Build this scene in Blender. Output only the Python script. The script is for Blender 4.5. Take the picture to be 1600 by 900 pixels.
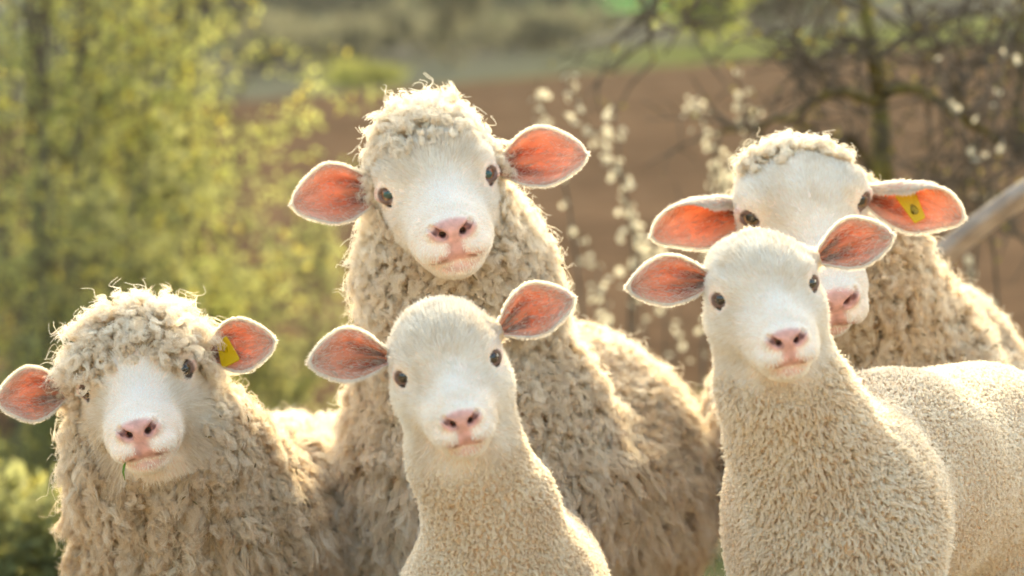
import bpy, math, random
import numpy as np
from mathutils import Vector

# ------------------------------------------------------------------ camera, light, exposure
for o in list(bpy.data.objects):
    bpy.data.objects.remove(o)
SC = bpy.context.scene
COL = SC.collection
CAM_Z, LENS = 0.76, 100.0
F = LENS / 36.0 * 1600.0            # focal length in photo pixels
cam_d = bpy.data.cameras.new('camera')
cam = bpy.data.objects.new('camera', cam_d)
COL.objects.link(cam)
cam.location = (0, 0, CAM_Z)
cam.rotation_euler = (math.radians(90), 0, 0)
cam_d.lens = LENS
cam_d.sensor_width = 36
cam_d.clip_start = 0.05
cam_d.clip_end = 3000
cam_d.dof.use_dof = True
cam_d.dof.focus_distance = 3.68
cam_d.dof.aperture_fstop = 4.1
SC.camera = cam

SUN_EL, SUN_AZ = math.radians(27), math.radians(7)     # azimuth from +Y (behind the flock) towards +X
W = bpy.data.worlds.new('World')
SC.world = W
W.use_nodes = True
nt = W.node_tree
bg = nt.nodes['Background']
sky = nt.nodes.new('ShaderNodeTexSky')
sky.sky_type = 'NISHITA'
sky.sun_disc = False
sky.sun_elevation = SUN_EL
sky.sun_rotation = SUN_AZ
sky.air_density = 1.0
sky.dust_density = 5.0
sky.ozone_density = 0.3
nt.links.new(sky.outputs[0], bg.inputs[0])
bg.inputs[1].default_value = 0.15
sun_d = bpy.data.lights.new('sun', 'SUN')
sun_d.energy = 2.35
sun_d.angle = math.radians(0.6)
sun_d.color = (1.0, 0.88, 0.70)
sun = bpy.data.objects.new('sun', sun_d)
COL.objects.link(sun)
sd = Vector((math.sin(SUN_AZ) * math.cos(SUN_EL), math.cos(SUN_AZ) * math.cos(SUN_EL), math.sin(SUN_EL)))
sun.rotation_euler = sd.to_track_quat('Z', 'Y').to_euler()
sun.location = (3, 12, 14)
vs = SC.view_settings
vs.view_transform = 'Standard'
vs.look = 'None'
vs.gamma = 1.0
vs.exposure = 2.15
vs.use_white_balance = True
vs.white_balance_temperature = 7200
vs.white_balance_tint = -1
vs.use_curve_mapping = False
cy = SC.cycles
cy.max_bounces = 12
cy.diffuse_bounces = 9
cy.glossy_bounces = 3
cy.transmission_bounces = 8
cy.transparent_max_bounces = 8
cy.sample_clamp_indirect = 6.0
cy.use_denoising = True
cy.caustics_reflective = False
cy.caustics_refractive = False

RNG = np.random.default_rng(7)
random.seed(7)
f32 = np.float32


def at(px, py, d):
    """photo pixel and distance -> world point, used for laying the flock out"""
    return np.array([(px - 800.0) / F * d, d, CAM_Z + (450.0 - py) / F * d])


# ------------------------------------------------------------------ generic helpers
def link(o, parent=None):
    COL.objects.link(o)
    if parent is not None:
        o.parent = parent
    return o


def tag(o, label=None, cat=None, group=None, kind=None):
    for k, v in (('label', label), ('category', cat), ('group', group), ('kind', kind)):
        if v:
            o[k] = v
    return o


def empty(name, loc):
    o = bpy.data.objects.new(name, None)
    o.empty_display_size = 0.1
    o.location = loc
    return link(o)


def mesh_np(name, V, quads=None, tris=None, mats=(), smooth=True, mat_index=None):
    me = bpy.data.meshes.new(name)
    V = np.ascontiguousarray(V, dtype=f32)
    parts, starts, n = [], [], 0
    if quads is not None and len(quads):
        q = np.ascontiguousarray(quads, dtype=np.int32)
        parts.append(q.ravel())
        starts.append(np.arange(len(q), dtype=np.int32) * 4)
        n = len(q) * 4
    if tris is not None and len(tris):
        t = np.ascontiguousarray(tris, dtype=np.int32)
        parts.append(t.ravel())
        starts.append(n + np.arange(len(t), dtype=np.int32) * 3)
    loops = np.concatenate(parts)
    st = np.concatenate(starts)
    me.vertices.add(len(V))
    me.vertices.foreach_set('co', V.ravel())
    me.loops.add(len(loops))
    me.loops.foreach_set('vertex_index', loops)
    me.polygons.add(len(st))
    me.polygons.foreach_set('loop_start', st)
    if mat_index is not None:
        me.polygons.foreach_set('material_index', np.ascontiguousarray(mat_index, dtype=np.int32))
    me.polygons.foreach_set('use_smooth', np.full(len(st), smooth))
    me.update(calc_edges=True)
    me.validate()
    for m in mats:
        me.materials.append(m)
    return me


def obj(name, me, parent=None, loc=None):
    o = bpy.data.objects.new(name, me)
    if loc is not None:
        o.location = loc
    return link(o, parent)


def set_col(me, name, C):
    a = me.color_attributes.new(name, 'FLOAT_COLOR', 'POINT')
    C4 = np.ones((len(C), 4), f32)
    C4[:, :3] = C
    a.data.foreach_set('color', C4.ravel())


def set_float(me, name, A):
    a = me.attributes.new(name, 'FLOAT', 'POINT')
    a.data.foreach_set('value', np.ascontiguousarray(A, dtype=f32))


def nrm(v):
    v = np.asarray(v, float)
    return v / np.maximum(np.linalg.norm(v, axis=-1, keepdims=True), 1e-9)


def sstep(a, b, x):
    t = np.clip((x - a) / (b - a), 0, 1)
    return t * t * (3 - 2 * t)


def hash_noise(P, scale, seed=0):
    """smooth value noise in 3-D, -1..1"""
    Q = np.asarray(P, float) / scale + seed * 17.31
    I = np.floor(Q).astype(np.int64)
    f = Q - I
    f = f * f * (3 - 2 * f)
    out = 0.0

    def h(i, j, k):
        n = (i * 73856093) ^ (j * 19349663) ^ (k * 83492791) ^ (seed * 2654435)
        n = (n ^ (n >> 13)) * 1274126177
        n = n ^ (n >> 16)
        return (n & 0xffff) / 32767.5 - 1.0
    for dx in (0, 1):
        for dy in (0, 1):
            for dz in (0, 1):
                w = (f[..., 0] if dx else 1 - f[..., 0]) * (f[..., 1] if dy else 1 - f[..., 1]) * (f[..., 2] if dz else 1 - f[..., 2])
                out = out + w * h(I[..., 0] + dx, I[..., 1] + dy, I[..., 2] + dz)
    return out


# ------------------------------------------------------------------ materials
def new_mat(name):
    m = bpy.data.materials.new(name)
    m.use_nodes = True
    t = m.node_tree
    t.nodes.clear()
    out = t.nodes.new('ShaderNodeOutputMaterial')
    return m, t, out


def N(t, kind, **kw):
    n = t.nodes.new(kind)
    for k, v in kw.items():
        setattr(n, k, v)
    return n


def mat_skin():
    m, t, out = new_mat('sheep_skin')
    c = N(t, 'ShaderNodeAttribute', attribute_name='col')
    th = N(t, 'ShaderNodeAttribute', attribute_name='thin')
    wet = N(t, 'ShaderNodeAttribute', attribute_name='wet')
    p = N(t, 'ShaderNodeBsdfPrincipled')
    nz = N(t, 'ShaderNodeTexNoise')
    nz.inputs['Scale'].default_value = 420
    nz.inputs['Detail'].default_value = 3
    tc = N(t, 'ShaderNodeTexCoord')
    t.links.new(tc.outputs['Object'], nz.inputs['Vector'])
    bp = N(t, 'ShaderNodeBump')
    bp.inputs['Strength'].default_value = 0.35
    bp.inputs['Distance'].default_value = 0.002
    t.links.new(nz.outputs['Fac'], bp.inputs['Height'])
    t.links.new(bp.outputs[0], p.inputs['Normal'])
    mr = N(t, 'ShaderNodeMapRange')
    mr.inputs[3].default_value = 0.75
    mr.inputs[4].default_value = 0.38
    t.links.new(wet.outputs['Fac'], mr.inputs[0])
    t.links.new(mr.outputs[0], p.inputs['Roughness'])
    t.links.new(c.outputs['Color'], p.inputs['Base Color'])
    p.inputs['Specular IOR Level'].default_value = 0.3
    tr = N(t, 'ShaderNodeBsdfTranslucent')
    hsv = N(t, 'ShaderNodeMixRGB', blend_type='MULTIPLY')
    hsv.inputs[0].default_value = 1.0
    hsv.inputs[2].default_value = (1.0, 0.74, 0.60, 1)
    t.links.new(c.outputs['Color'], hsv.inputs[1])
    t.links.new(hsv.outputs[0], tr.inputs['Color'])
    mx = N(t, 'ShaderNodeMixShader')
    t.links.new(th.outputs['Fac'], mx.inputs[0])
    t.links.new(p.outputs[0], mx.inputs[1])
    t.links.new(tr.outputs[0], mx.inputs[2])
    t.links.new(mx.outputs[0], out.inputs[0])
    return m


def mat_hair(name, c_lo, c_hi, root_mul=0.8, transl=0.4, root_warm=1.0):
    """c_lo..c_hi by the per-strand tint; a little darker and yellower at the root (lanolin and dirt, plus crevice shade painted in)"""
    m, t, out = new_mat(name)
    a = N(t, 'ShaderNodeAttribute', attribute_name='tint')
    hi = N(t, 'ShaderNodeHairInfo')
    mx = N(t, 'ShaderNodeMixRGB')
    mx.inputs[1].default_value = (*c_lo, 1)
    mx.inputs[2].default_value = (*c_hi, 1)
    t.links.new(a.outputs['Fac'], mx.inputs[0])
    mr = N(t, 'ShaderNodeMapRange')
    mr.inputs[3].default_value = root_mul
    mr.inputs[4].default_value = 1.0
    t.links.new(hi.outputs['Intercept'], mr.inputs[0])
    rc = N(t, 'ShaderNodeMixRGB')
    rc.inputs[1].default_value = (1.0, root_warm ** .8, root_warm ** 2.4, 1)  # tan roots also put the shade between locks into the colour
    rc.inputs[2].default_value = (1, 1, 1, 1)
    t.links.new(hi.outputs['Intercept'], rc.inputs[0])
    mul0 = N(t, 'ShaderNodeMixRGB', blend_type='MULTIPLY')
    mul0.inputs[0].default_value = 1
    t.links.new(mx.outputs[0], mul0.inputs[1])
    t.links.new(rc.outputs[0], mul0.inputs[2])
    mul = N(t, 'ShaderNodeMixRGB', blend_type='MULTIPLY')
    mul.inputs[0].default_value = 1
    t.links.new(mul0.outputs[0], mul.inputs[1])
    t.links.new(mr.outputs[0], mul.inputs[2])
    d = N(t, 'ShaderNodeBsdfDiffuse')
    tr = N(t, 'ShaderNodeBsdfTranslucent')
    t.links.new(mul.outputs[0], d.inputs[0])
    t.links.new(mul.outputs[0], tr.inputs[0])
    ms = N(t, 'ShaderNodeMixShader')
    ms.inputs[0].default_value = transl
    t.links.new(d.outputs[0], ms.inputs[1])
    t.links.new(tr.outputs[0], ms.inputs[2])
    t.links.new(ms.outputs[0], out.inputs[0])
    return m


def mat_plain(name, col, rough=0.6, spec=0.4, noise=None, transl=0.0):
    m, t, out = new_mat(name)
    p = N(t, 'ShaderNodeBsdfPrincipled')
    p.inputs['Base Color'].default_value = (*col, 1)
    p.inputs['Roughness'].default_value = rough
    p.inputs['Specular IOR Level'].default_value = spec
    src = None
    if noise:
        sc, c2 = noise
        tc = N(t, 'ShaderNodeTexCoord')
        nz = N(t, 'ShaderNodeTexNoise')
        nz.inputs['Scale'].default_value = sc
        nz.inputs['Detail'].default_value = 4
        t.links.new(tc.outputs['Object'], nz.inputs['Vector'])
        mx = N(t, 'ShaderNodeMixRGB')
        mx.inputs[1].default_value = (*col, 1)
        mx.inputs[2].default_value = (*c2, 1)
        rp = N(t, 'ShaderNodeMapRange')
        rp.inputs[1].default_value = 0.35
        rp.inputs[2].default_value = 0.65
        t.links.new(nz.outputs['Fac'], rp.inputs[0])
        t.links.new(rp.outputs[0], mx.inputs[0])
        t.links.new(mx.outputs[0], p.inputs['Base Color'])
        src = mx.outputs[0]
        bp = N(t, 'ShaderNodeBump')
        bp.inputs['Strength'].default_value = 0.5
        bp.inputs['Distance'].default_value = 0.01
        t.links.new(nz.outputs['Fac'], bp.inputs['Height'])
        t.links.new(bp.outputs[0], p.inputs['Normal'])
    if transl > 0:
        tr = N(t, 'ShaderNodeBsdfTranslucent')
        tr.inputs[0].default_value = (*col, 1)
        if src:
            t.links.new(src, tr.inputs[0])
        ms = N(t, 'ShaderNodeMixShader')
        ms.inputs[0].default_value = transl
        t.links.new(p.outputs[0], ms.inputs[1])
        t.links.new(tr.outputs[0], ms.inputs[2])
        t.links.new(ms.outputs[0], out.inputs[0])
    else:
        t.links.new(p.outputs[0], out.inputs[0])
    return m


def mat_eye():
    m, t, out = new_mat('eye_ball')
    c = N(t, 'ShaderNodeAttribute', attribute_name='col')
    p = N(t, 'ShaderNodeBsdfPrincipled')
    t.links.new(c.outputs['Color'], p.inputs['Base Color'])
    p.inputs['Roughness'].default_value = 0.08
    p.inputs['Coat Weight'].default_value = 0.6
    p.inputs['Coat Roughness'].default_value = 0.03
    t.links.new(p.outputs[0], out.inputs[0])
    return m


M_SKIN = mat_skin()
M_EYE = mat_eye()
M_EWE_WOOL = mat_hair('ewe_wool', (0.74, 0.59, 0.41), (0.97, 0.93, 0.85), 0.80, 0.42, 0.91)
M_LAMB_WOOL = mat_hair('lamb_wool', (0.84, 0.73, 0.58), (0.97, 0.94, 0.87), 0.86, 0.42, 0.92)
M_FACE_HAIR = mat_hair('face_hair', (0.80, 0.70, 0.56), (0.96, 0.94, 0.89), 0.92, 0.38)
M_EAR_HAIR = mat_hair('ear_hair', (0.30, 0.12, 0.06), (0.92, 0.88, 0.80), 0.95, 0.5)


# ------------------------------------------------------------------ implicit bodies
class Field:
    """signed distance on a rectilinear grid: fine round the head, coarse on the trunk"""

    def __init__(self, lo, hi, flo, fhi, fine, coarse):
        self.ax = []
        for a in range(3):
            l, h, fl, fh = lo[a], hi[a], flo[a], fhi[a]

            def side(start, end):          # growing steps from the fine box outwards
                pts, s, p = [], fine, start
                sg = 1 if end > start else -1
                while (end - p) * sg > 0:
                    s = min(s * 1.18, coarse)
                    p = p + sg * s
                    pts.append(p)
                return pts
            mid = list(np.arange(fl, fh, fine))
            left = side(fl, l)[::-1] if l < fl else []
            right = side(mid[-1], h) if h > mid[-1] else []
            self.ax.append(np.array(left + mid + right, f32))
        self.D = np.full([len(a) for a in self.ax], 1.0, f32)

    def _win(self, lo, hi):
        sl = []
        for a in range(3):
            i = max(int(np.searchsorted(self.ax[a], lo[a])) - 1, 0)
            j = min(int(np.searchsorted(self.ax[a], hi[a])) + 1, len(self.ax[a]))
            sl.append(slice(i, max(j, i)))
        X = self.ax[0][sl[0]][:, None, None]
        Y = self.ax[1][sl[1]][None, :, None]
        Z = self.ax[2][sl[2]][None, None, :]
        return tuple(sl), X, Y, Z

    def _mix(self, sl, d, k, sub):
        A = self.D[sl]
        if A.size == 0:
            return
        if not sub:
            h = np.maximum(k - np.abs(A - d), 0) / k
            self.D[sl] = np.minimum(A, d) - h * h * k * 0.25
        else:
            h = np.maximum(k - np.abs(A + d), 0) / k
            self.D[sl] = np.maximum(A, -d) + h * h * k * 0.25

    def cone(self, a, b, ra, rb, k=0.02, sub=False):
        a, b = np.asarray(a, float), np.asarray(b, float)
        m = max(ra, rb) + k + 0.03
        sl, X, Y, Z = self._win(np.minimum(a, b) - m, np.maximum(a, b) + m)
        ab = b - a
        L2 = max(float(ab @ ab), 1e-12)
        h = ((X - a[0]) * ab[0] + (Y - a[1]) * ab[1] + (Z - a[2]) * ab[2]) / L2
        h = np.clip(h, 0, 1)
        d = np.sqrt((X - a[0] - ab[0] * h) ** 2 + (Y - a[1] - ab[1] * h) ** 2 + (Z - a[2] - ab[2] * h) ** 2) - (ra + (rb - ra) * h)
        self._mix(sl, d.astype(f32), k, sub)

    def ell(self, c, r, R=None, k=0.02, sub=False):
        c, r = np.asarray(c, float), np.asarray(r, float)
        m = r.max() + k + 0.03
        sl, X, Y, Z = self._win(c - m, c + m)
        X, Y, Z = X - c[0], Y - c[1], Z - c[2]
        if R is not None:
            x = R[0, 0] * X + R[1, 0] * Y + R[2, 0] * Z
            y = R[0, 1] * X + R[1, 1] * Y + R[2, 1] * Z
            z = R[0, 2] * X + R[1, 2] * Y + R[2, 2] * Z
        else:
            x, y, z = X, Y, Z
        k0 = np.sqrt((x / r[0]) ** 2 + (y / r[1]) ** 2 + (z / r[2]) ** 2)
        k1 = np.sqrt((x / r[0] ** 2) ** 2 + (y / r[1] ** 2) ** 2 + (z / r[2] ** 2) ** 2)
        d = k0 * (k0 - 1) / np.maximum(k1, 1e-6)
        self._mix(sl, d.astype(f32), k, sub)

    def extract(self):
        D = self.D
        xs, ys, zs = self.ax
        S = D < 0
        c = np.zeros([n - 1 for n in D.shape], np.uint8)
        for i in (0, 1):
            for j in (0, 1):
                for k in (0, 1):
                    c += S[i:D.shape[0] - 1 + i, j:D.shape[1] - 1 + j, k:D.shape[2] - 1 + k]
        act = (c > 0) & (c < 8)
        I, J, K = np.nonzero(act)
        vid = np.full(act.shape, -1, np.int32)
        vid[I, J, K] = np.arange(len(I))
        acc = np.zeros((len(I), 3))
        cnt = np.zeros(len(I))
        cor = [(0, 0, 0), (1, 0, 0), (0, 1, 0), (1, 1, 0), (0, 0, 1), (1, 0, 1), (0, 1, 1), (1, 1, 1)]
        for (p, q) in ((0, 1), (2, 3), (4, 5), (6, 7), (0, 2), (1, 3), (4, 6), (5, 7), (0, 4), (1, 5), (2, 6), (3, 7)):
            a, b = cor[p], cor[q]
            da = D[I + a[0], J + a[1], K + a[2]]
            db = D[I + b[0], J + b[1], K + b[2]]
            m = (da < 0) != (db < 0)
            tt = np.where(m, da / np.where(m, da - db, 1), 0)
            pa = np.stack([xs[I + a[0]], ys[J + a[1]], zs[K + a[2]]], 1)
            pb = np.stack([xs[I + b[0]], ys[J + b[1]], zs[K + b[2]]], 1)
            acc += np.where(m[:, None], pa + (pb - pa) * tt[:, None], 0)
            cnt += m
        V = acc / cnt[:, None]
        Q = []
        for axis in range(3):
            s0 = [slice(None)] * 3
            s1 = [slice(None)] * 3
            s0[axis] = slice(0, -1)
            s1[axis] = slice(1, None)
            ch = S[tuple(s0)] != S[tuple(s1)]
            i, j, k = np.nonzero(ch)
            ijk = [i, j, k]
            o1, o2 = [(1, 2), (2, 0), (0, 1)][axis]
            ok = (ijk[o1] > 0) & (ijk[o2] > 0) & (ijk[o1] < D.shape[o1] - 1) & (ijk[o2] < D.shape[o2] - 1)
            i, j, k = i[ok], j[ok], k[ok]
            neg = S[i, j, k]
            qs = []
            for (a, b) in ((-1, -1), (0, -1), (0, 0), (-1, 0)):
                w = [i.copy(), j.copy(), k.copy()]
                w[o1] = w[o1] + a
                w[o2] = w[o2] + b
                qs.append(vid[w[0], w[1], w[2]])
            q = np.stack(qs, 1)
            q[~neg] = q[~neg][:, ::-1]
            Q.append(q)
        Q = np.concatenate(Q)
        Q = Q[(Q >= 0).all(1)]
        return V, Q


def vert_normals(V, Q):
    n = np.cross(V[Q[:, 2]] - V[Q[:, 0]], V[Q[:, 3]] - V[Q[:, 1]])
    out = np.zeros_like(V)
    for c in range(4):
        for a in range(3):
            out[:, a] += np.bincount(Q[:, c], n[:, a], len(V))
    return nrm(out)


def relax(V, Q, w, it=2):
    """a little Laplacian smoothing where w > 0"""
    for _ in range(it):
        s = np.zeros_like(V)
        n = np.zeros(len(V))
        for c in range(4):
            a, b = Q[:, c], Q[:, (c + 1) % 4]
            for x in range(3):
                s[:, x] += np.bincount(a, V[b, x], len(V)) + np.bincount(b, V[a, x], len(V))
            n += np.bincount(a, minlength=len(V)) + np.bincount(b, minlength=len(V))
        V = V + (s / np.maximum(n, 1)[:, None] - V) * 0.5 * w[:, None]
    return V


def rot(yaw, pitch, roll):
    """head frame -> world; nose looks along -Y. pitch: nose down, roll: the right side (in the picture) up"""
    y, p, r = map(math.radians, (yaw, pitch, roll))
    Rx = np.array([[1, 0, 0], [0, math.cos(p), -math.sin(p)], [0, math.sin(p), math.cos(p)]])
    Rz = np.array([[math.cos(y), -math.sin(y), 0], [math.sin(y), math.cos(y), 0], [0, 0, 1]])
    Ry = np.array([[math.cos(r), 0, -math.sin(r)], [0, 1, 0], [math.sin(r), 0, math.cos(r)]])
    return Ry @ Rz @ Rx


# ------------------------------------------------------------------ hair
def strands(name, P, rad, tint, mat, parent, origin):
    """P: (n, k, 3) world points"""
    n, k, _ = P.shape
    cu = bpy.data.hair_curves.new(name)
    cu.add_curves([k] * n)
    cu.points.foreach_set('position', np.ascontiguousarray(P - origin, dtype=f32).ravel())
    r = np.broadcast_to(rad, (n, k)) if rad.ndim == 2 else np.broadcast_to(rad[None, :], (n, k))
    cu.points.foreach_set('radius', np.ascontiguousarray(r, dtype=f32).ravel())
    a = cu.attributes.new('tint', 'FLOAT', 'CURVE')
    a.data.foreach_set('value', np.ascontiguousarray(tint, dtype=f32))
    cu.materials.append(mat)
    o = bpy.data.objects.new(name, cu)
    return link(o, parent)


def in_view(P, m=90):
    d = P[:, 1]
    x = 800 + P[:, 0] / d * F
    y = 450 - (P[:, 2] - CAM_Z) / d * F
    return (x > -m) & (x < 1600 + m) & (y > -m) & (y < 900 + m)


def scatter(V, Q, Nv, w, n_per_m2, extra=()):
    """points on the quads, density n_per_m2 * mean w; only where the place can be seen"""
    cen = V[Q].mean(1)
    nq = nrm(Nv[Q].mean(1))
    to = nrm(np.array([0, 0, CAM_Z]) - cen)
    vis = ((nq * to).sum(1) > -0.55) & in_view(cen)
    area = np.linalg.norm(np.cross(V[Q[:, 2]] - V[Q[:, 0]], V[Q[:, 3]] - V[Q[:, 1]]), axis=1) * 0.5
    lam = area * w[Q].mean(1) * n_per_m2 * vis
    cnt = RNG.poisson(lam)
    f = np.repeat(np.arange(len(Q)), cnt)
    u, v = RNG.random(len(f)), RNG.random(len(f))
    B = np.stack([(1 - u) * (1 - v), u * (1 - v), u * v, (1 - u) * v], 1)
    q = Q[f]
    P = (V[q] * B[..., None]).sum(1)
    Nn = nrm((Nv[q] * B[..., None]).sum(1))
    ex = [(np.asarray(e)[q] * B).sum(1) if np.asarray(e).ndim == 1 else (np.asarray(e)[q] * B[..., None]).sum(1) for e in extra]
    return P, Nn, ex


def thin_out(P, r):
    """grid-hash thinning towards an even spacing of about r"""
    key = np.floor(P / r).astype(np.int64)
    h = (key[:, 0] * 73856093) ^ (key[:, 1] * 19349663) ^ (key[:, 2] * 83492791)
    _, idx = np.unique(h, return_index=True)
    return idx


def locks(P, Nn, L, ns, spread, curl, turns, lean, seg, rad, tip_keep=0.45, flow=None, frizz=0.0, wob=1.0, tuck=0.0):
    """curled staples: every root gives ns strands that share one helix"""
    n = len(P)
    g = np.array([0, 0, -1.0])
    gt = g - (Nn @ g)[:, None] * Nn
    if flow is None:
        flow = gt
    rt = RNG.normal(size=(n, 3))
    rt = rt - (rt * Nn).sum(1, keepdims=True) * Nn
    lean = lean[:, None]
    d0 = nrm(Nn + flow * lean + rt * 0.33 * wob)
    e1 = nrm(np.cross(d0, np.array([0.31, 0.57, 0.76])))
    e2 = np.cross(d0, e1)
    t = np.linspace(0, 1, seg)
    ph = RNG.random(n) * 6.283
    sg = np.where(RNG.random(n) < 0.5, -1, 1)
    tn = turns * (0.7 + 0.6 * RNG.random(n))
    ang = ph[:, None] + sg[:, None] * tn[:, None] * 6.283 * t[None]
    hr = (curl * (0.6 + 0.8 * RNG.random(n)))[:, None] * (t[None] ** 0.9)
    cen = (P[:, None] + d0[:, None] * (L[:, None] * t[None] * (1 - tuck * t[None]))[..., None]
           + flow[:, None] * (L[:, None] * 0.55 * lean * t[None] ** 2)[..., None]
           + e1[:, None] * (hr * np.cos(ang))[..., None] + e2[:, None] * (hr * np.sin(ang))[..., None]
           - e1[:, None] * (hr[:, :] * 0 + (hr[:, 1:2] * np.cos(ang[:, :1])) * 0)[..., None])
    a = RNG.random((n, ns)) * 6.283
    rr = np.sqrt(RNG.random((n, ns))) * spread
    off = e1[:, None] * (rr * np.cos(a))[..., None] + e2[:, None] * (rr * np.sin(a))[..., None]
    off = off - ((off * Nn[:, None]).sum(2, keepdims=True)) * Nn[:, None]
    sh = 1 - (1 - tip_keep) * t ** 0.8
    Q = cen[:, None] + off[:, :, None] * sh[None, None, :, None]
    ls = 0.72 + 0.36 * RNG.random((n, ns))
    stray = RNG.random((n, ns)) < .03
    ls = np.where(stray, ls * 1.35, ls)
    Q = P[:, None, None] + (Q - P[:, None, None]) * ls[:, :, None, None] + off[:, :, None] * (1 - ls)[:, :, None, None]
    if frizz:
        w = RNG.normal(size=(n, ns, 1, 3)) * frizz * np.where(stray, 3.2, 1.0)[:, :, None, None] * (t ** 1.2)[None, None, :, None]
        w2 = RNG.normal(size=(n, ns, seg, 3)) * frizz * 0.35 * t[None, None, :, None]
        Q = Q + w + w2
    Q = Q.reshape(n * ns, seg, 3)
    R = rad * (1 - 0.6 * t ** 2)
    return Q, R


# ------------------------------------------------------------------ land
def mat_land():
    m, t, out = new_mat('land_cover')
    a = N(t, 'ShaderNodeAttribute', attribute_name='col')
    tc = N(t, 'ShaderNodeTexCoord')
    nz = N(t, 'ShaderNodeTexNoise')
    nz.inputs['Scale'].default_value = 1.3
    nz.inputs['Detail'].default_value = 8
    nz.inputs['Roughness'].default_value = 0.7
    t.links.new(tc.outputs['Object'], nz.inputs['Vector'])
    mr = N(t, 'ShaderNodeMapRange')
    mr.inputs[1].default_value = 0.3
    mr.inputs[2].default_value = 0.7
    mr.inputs[3].default_value = 0.72
    mr.inputs[4].default_value = 1.28
    t.links.new(nz.outputs['Fac'], mr.inputs[0])
    mul = N(t, 'ShaderNodeMixRGB', blend_type='MULTIPLY')
    mul.inputs[0].default_value = 1
    t.links.new(a.outputs['Color'], mul.inputs[1])
    t.links.new(mr.outputs[0], mul.inputs[2])
    d = N(t, 'ShaderNodeBsdfDiffuse')
    d.inputs['Roughness'].default_value = 0.6
    bp = N(t, 'ShaderNodeBump')
    bp.inputs['Strength'].default_value = 0.6
    bp.inputs['Distance'].default_value = 0.06
    t.links.new(nz.outputs['Fac'], bp.inputs['Height'])
    t.links.new(bp.outputs[0], d.inputs['Normal'])
    t.links.new(mul.outputs[0], d.inputs['Color'])
    t.links.new(d.outputs[0], out.inputs[0])
    return m


M_LAND = mat_land()


def land_z(x, y):
    base = np.interp(y, [-60, 7, 13, 20, 40, 90, 118, 165, 240, 330, 480, 700, 1000], [0, 0, -.15, .12, 2.1, 7.35, 10.2, 15.2, 24, 35.5, 60, 102, 152])
    tilt = x * .070 * sstep(14, 60, y)
    return base + tilt + .10 * hash_noise(np.stack([x, y, 0 * x], -1), 9, 61) * sstep(9, 18, y) + 2.2 * hash_noise(np.stack([x, y, 0 * x], -1), 90, 62) * sstep(130, 260, y)


def make_land():
    ys = np.concatenate([np.linspace(-60, 0, 9), np.linspace(1, 14, 27), np.linspace(14.3, 92, 330), np.linspace(94, 330, 110), np.linspace(340, 1000, 45)])
    xs = np.concatenate([np.linspace(-500, -45, 16), np.linspace(-40, 40, 121), np.linspace(45, 500, 16)])
    X, Y = np.meshgrid(xs, ys, indexing='ij')
    Z = land_z(X, Y)
    P2 = np.stack([X, Y, 0 * X], -1)
    edge_top = 88 + X * .32 + 1.2 * hash_noise(P2, 6, 63)
    edge_lo = 15.0 + .5 * hash_noise(P2, 2, 64)
    field = sstep(edge_lo, edge_lo + .8, Y) * (1 - sstep(edge_top, edge_top + 1.5, Y))
    furrow = np.sin((Y * 1.0 + X * .22 + .3 * hash_noise(P2, 5, 65)) * 2 * math.pi / 1.55)
    Z = Z + field * (.055 * furrow + .04 * hash_noise(P2, .5, 66))
    nidx = np.arange(X.size).reshape(X.shape)
    Q = np.stack([nidx[:-1, :-1], nidx[1:, :-1], nidx[1:, 1:], nidx[:-1, 1:]], -1).reshape(-1, 4)
    C = np.tile(np.array((.075, .080, .034)), X.shape + (1,))            # rough spring pasture
    soil = np.array((.155, .090, .051)) * (1 + .10 * hash_noise(P2, 14, 67) + .20 * hash_noise(np.stack([X * .06 + Y * .01, Y + X * .22, 0 * X], -1), 2.6, 68))[..., None]
    C = C * (1 - field[..., None]) + soil * field[..., None]

    near = 1 - sstep(6.4, 8.0, Y + 1.2 * hash_noise(P2, 1.6, 70))       # pale bare earth, added to bounce light up onto the chests
    dirt = np.array((.27, .205, .135)) * (1 + .18 * hash_noise(P2, .35, 71))[..., None]
    C = C * (1 - .85 * near[..., None]) + dirt * .85 * near[..., None]

    def band(y0, y1, col, x0=-999, x1=999, soft=3.0):
        nonlocal C
        n = 2.5 * hash_noise(P2, 12, 69)
        w = sstep(y0 - soft, y0 + soft, Y - X * .32 + n) * (1 - sstep(y1 - soft, y1 + soft, Y - X * .32 + n)) * sstep(x0 - 4, x0 + 4, X) * (1 - sstep(x1 - 4, x1 + 4, X))
        w = w * (1 - field)
        C = C * (1 - w[..., None]) + np.array(col) * w[..., None]
    band(86, 128, (.140, .142, .042), 3.0, 999)
    band(86, 92, (.16, .16, .05), -999, 3.0, 1.0)                        # bright grass balk above the ploughland
    band(91, 130, (.118, .110, .074), -999, 3.0, 1.5)              # dry scrubby ground to the left of it
    band(128, 175, (.115, .102, .075))
    band(175, 235, (.105, .115, .055))
    band(235, 420, (.075, .190, .045), -6, 26)               # green corn on the far slope
    band(235, 420, (.085, .095, .055), -999, -6)
    band(420, 1200, (.07, .085, .05))
    me = mesh_np('ground', np.stack([X, Y, Z], -1).reshape(-1, 3), Q, None, (M_LAND,))
    set_col(me, 'col', C.reshape(-1, 3))
    tag(obj('ground', me), kind='structure')


make_land()


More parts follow.
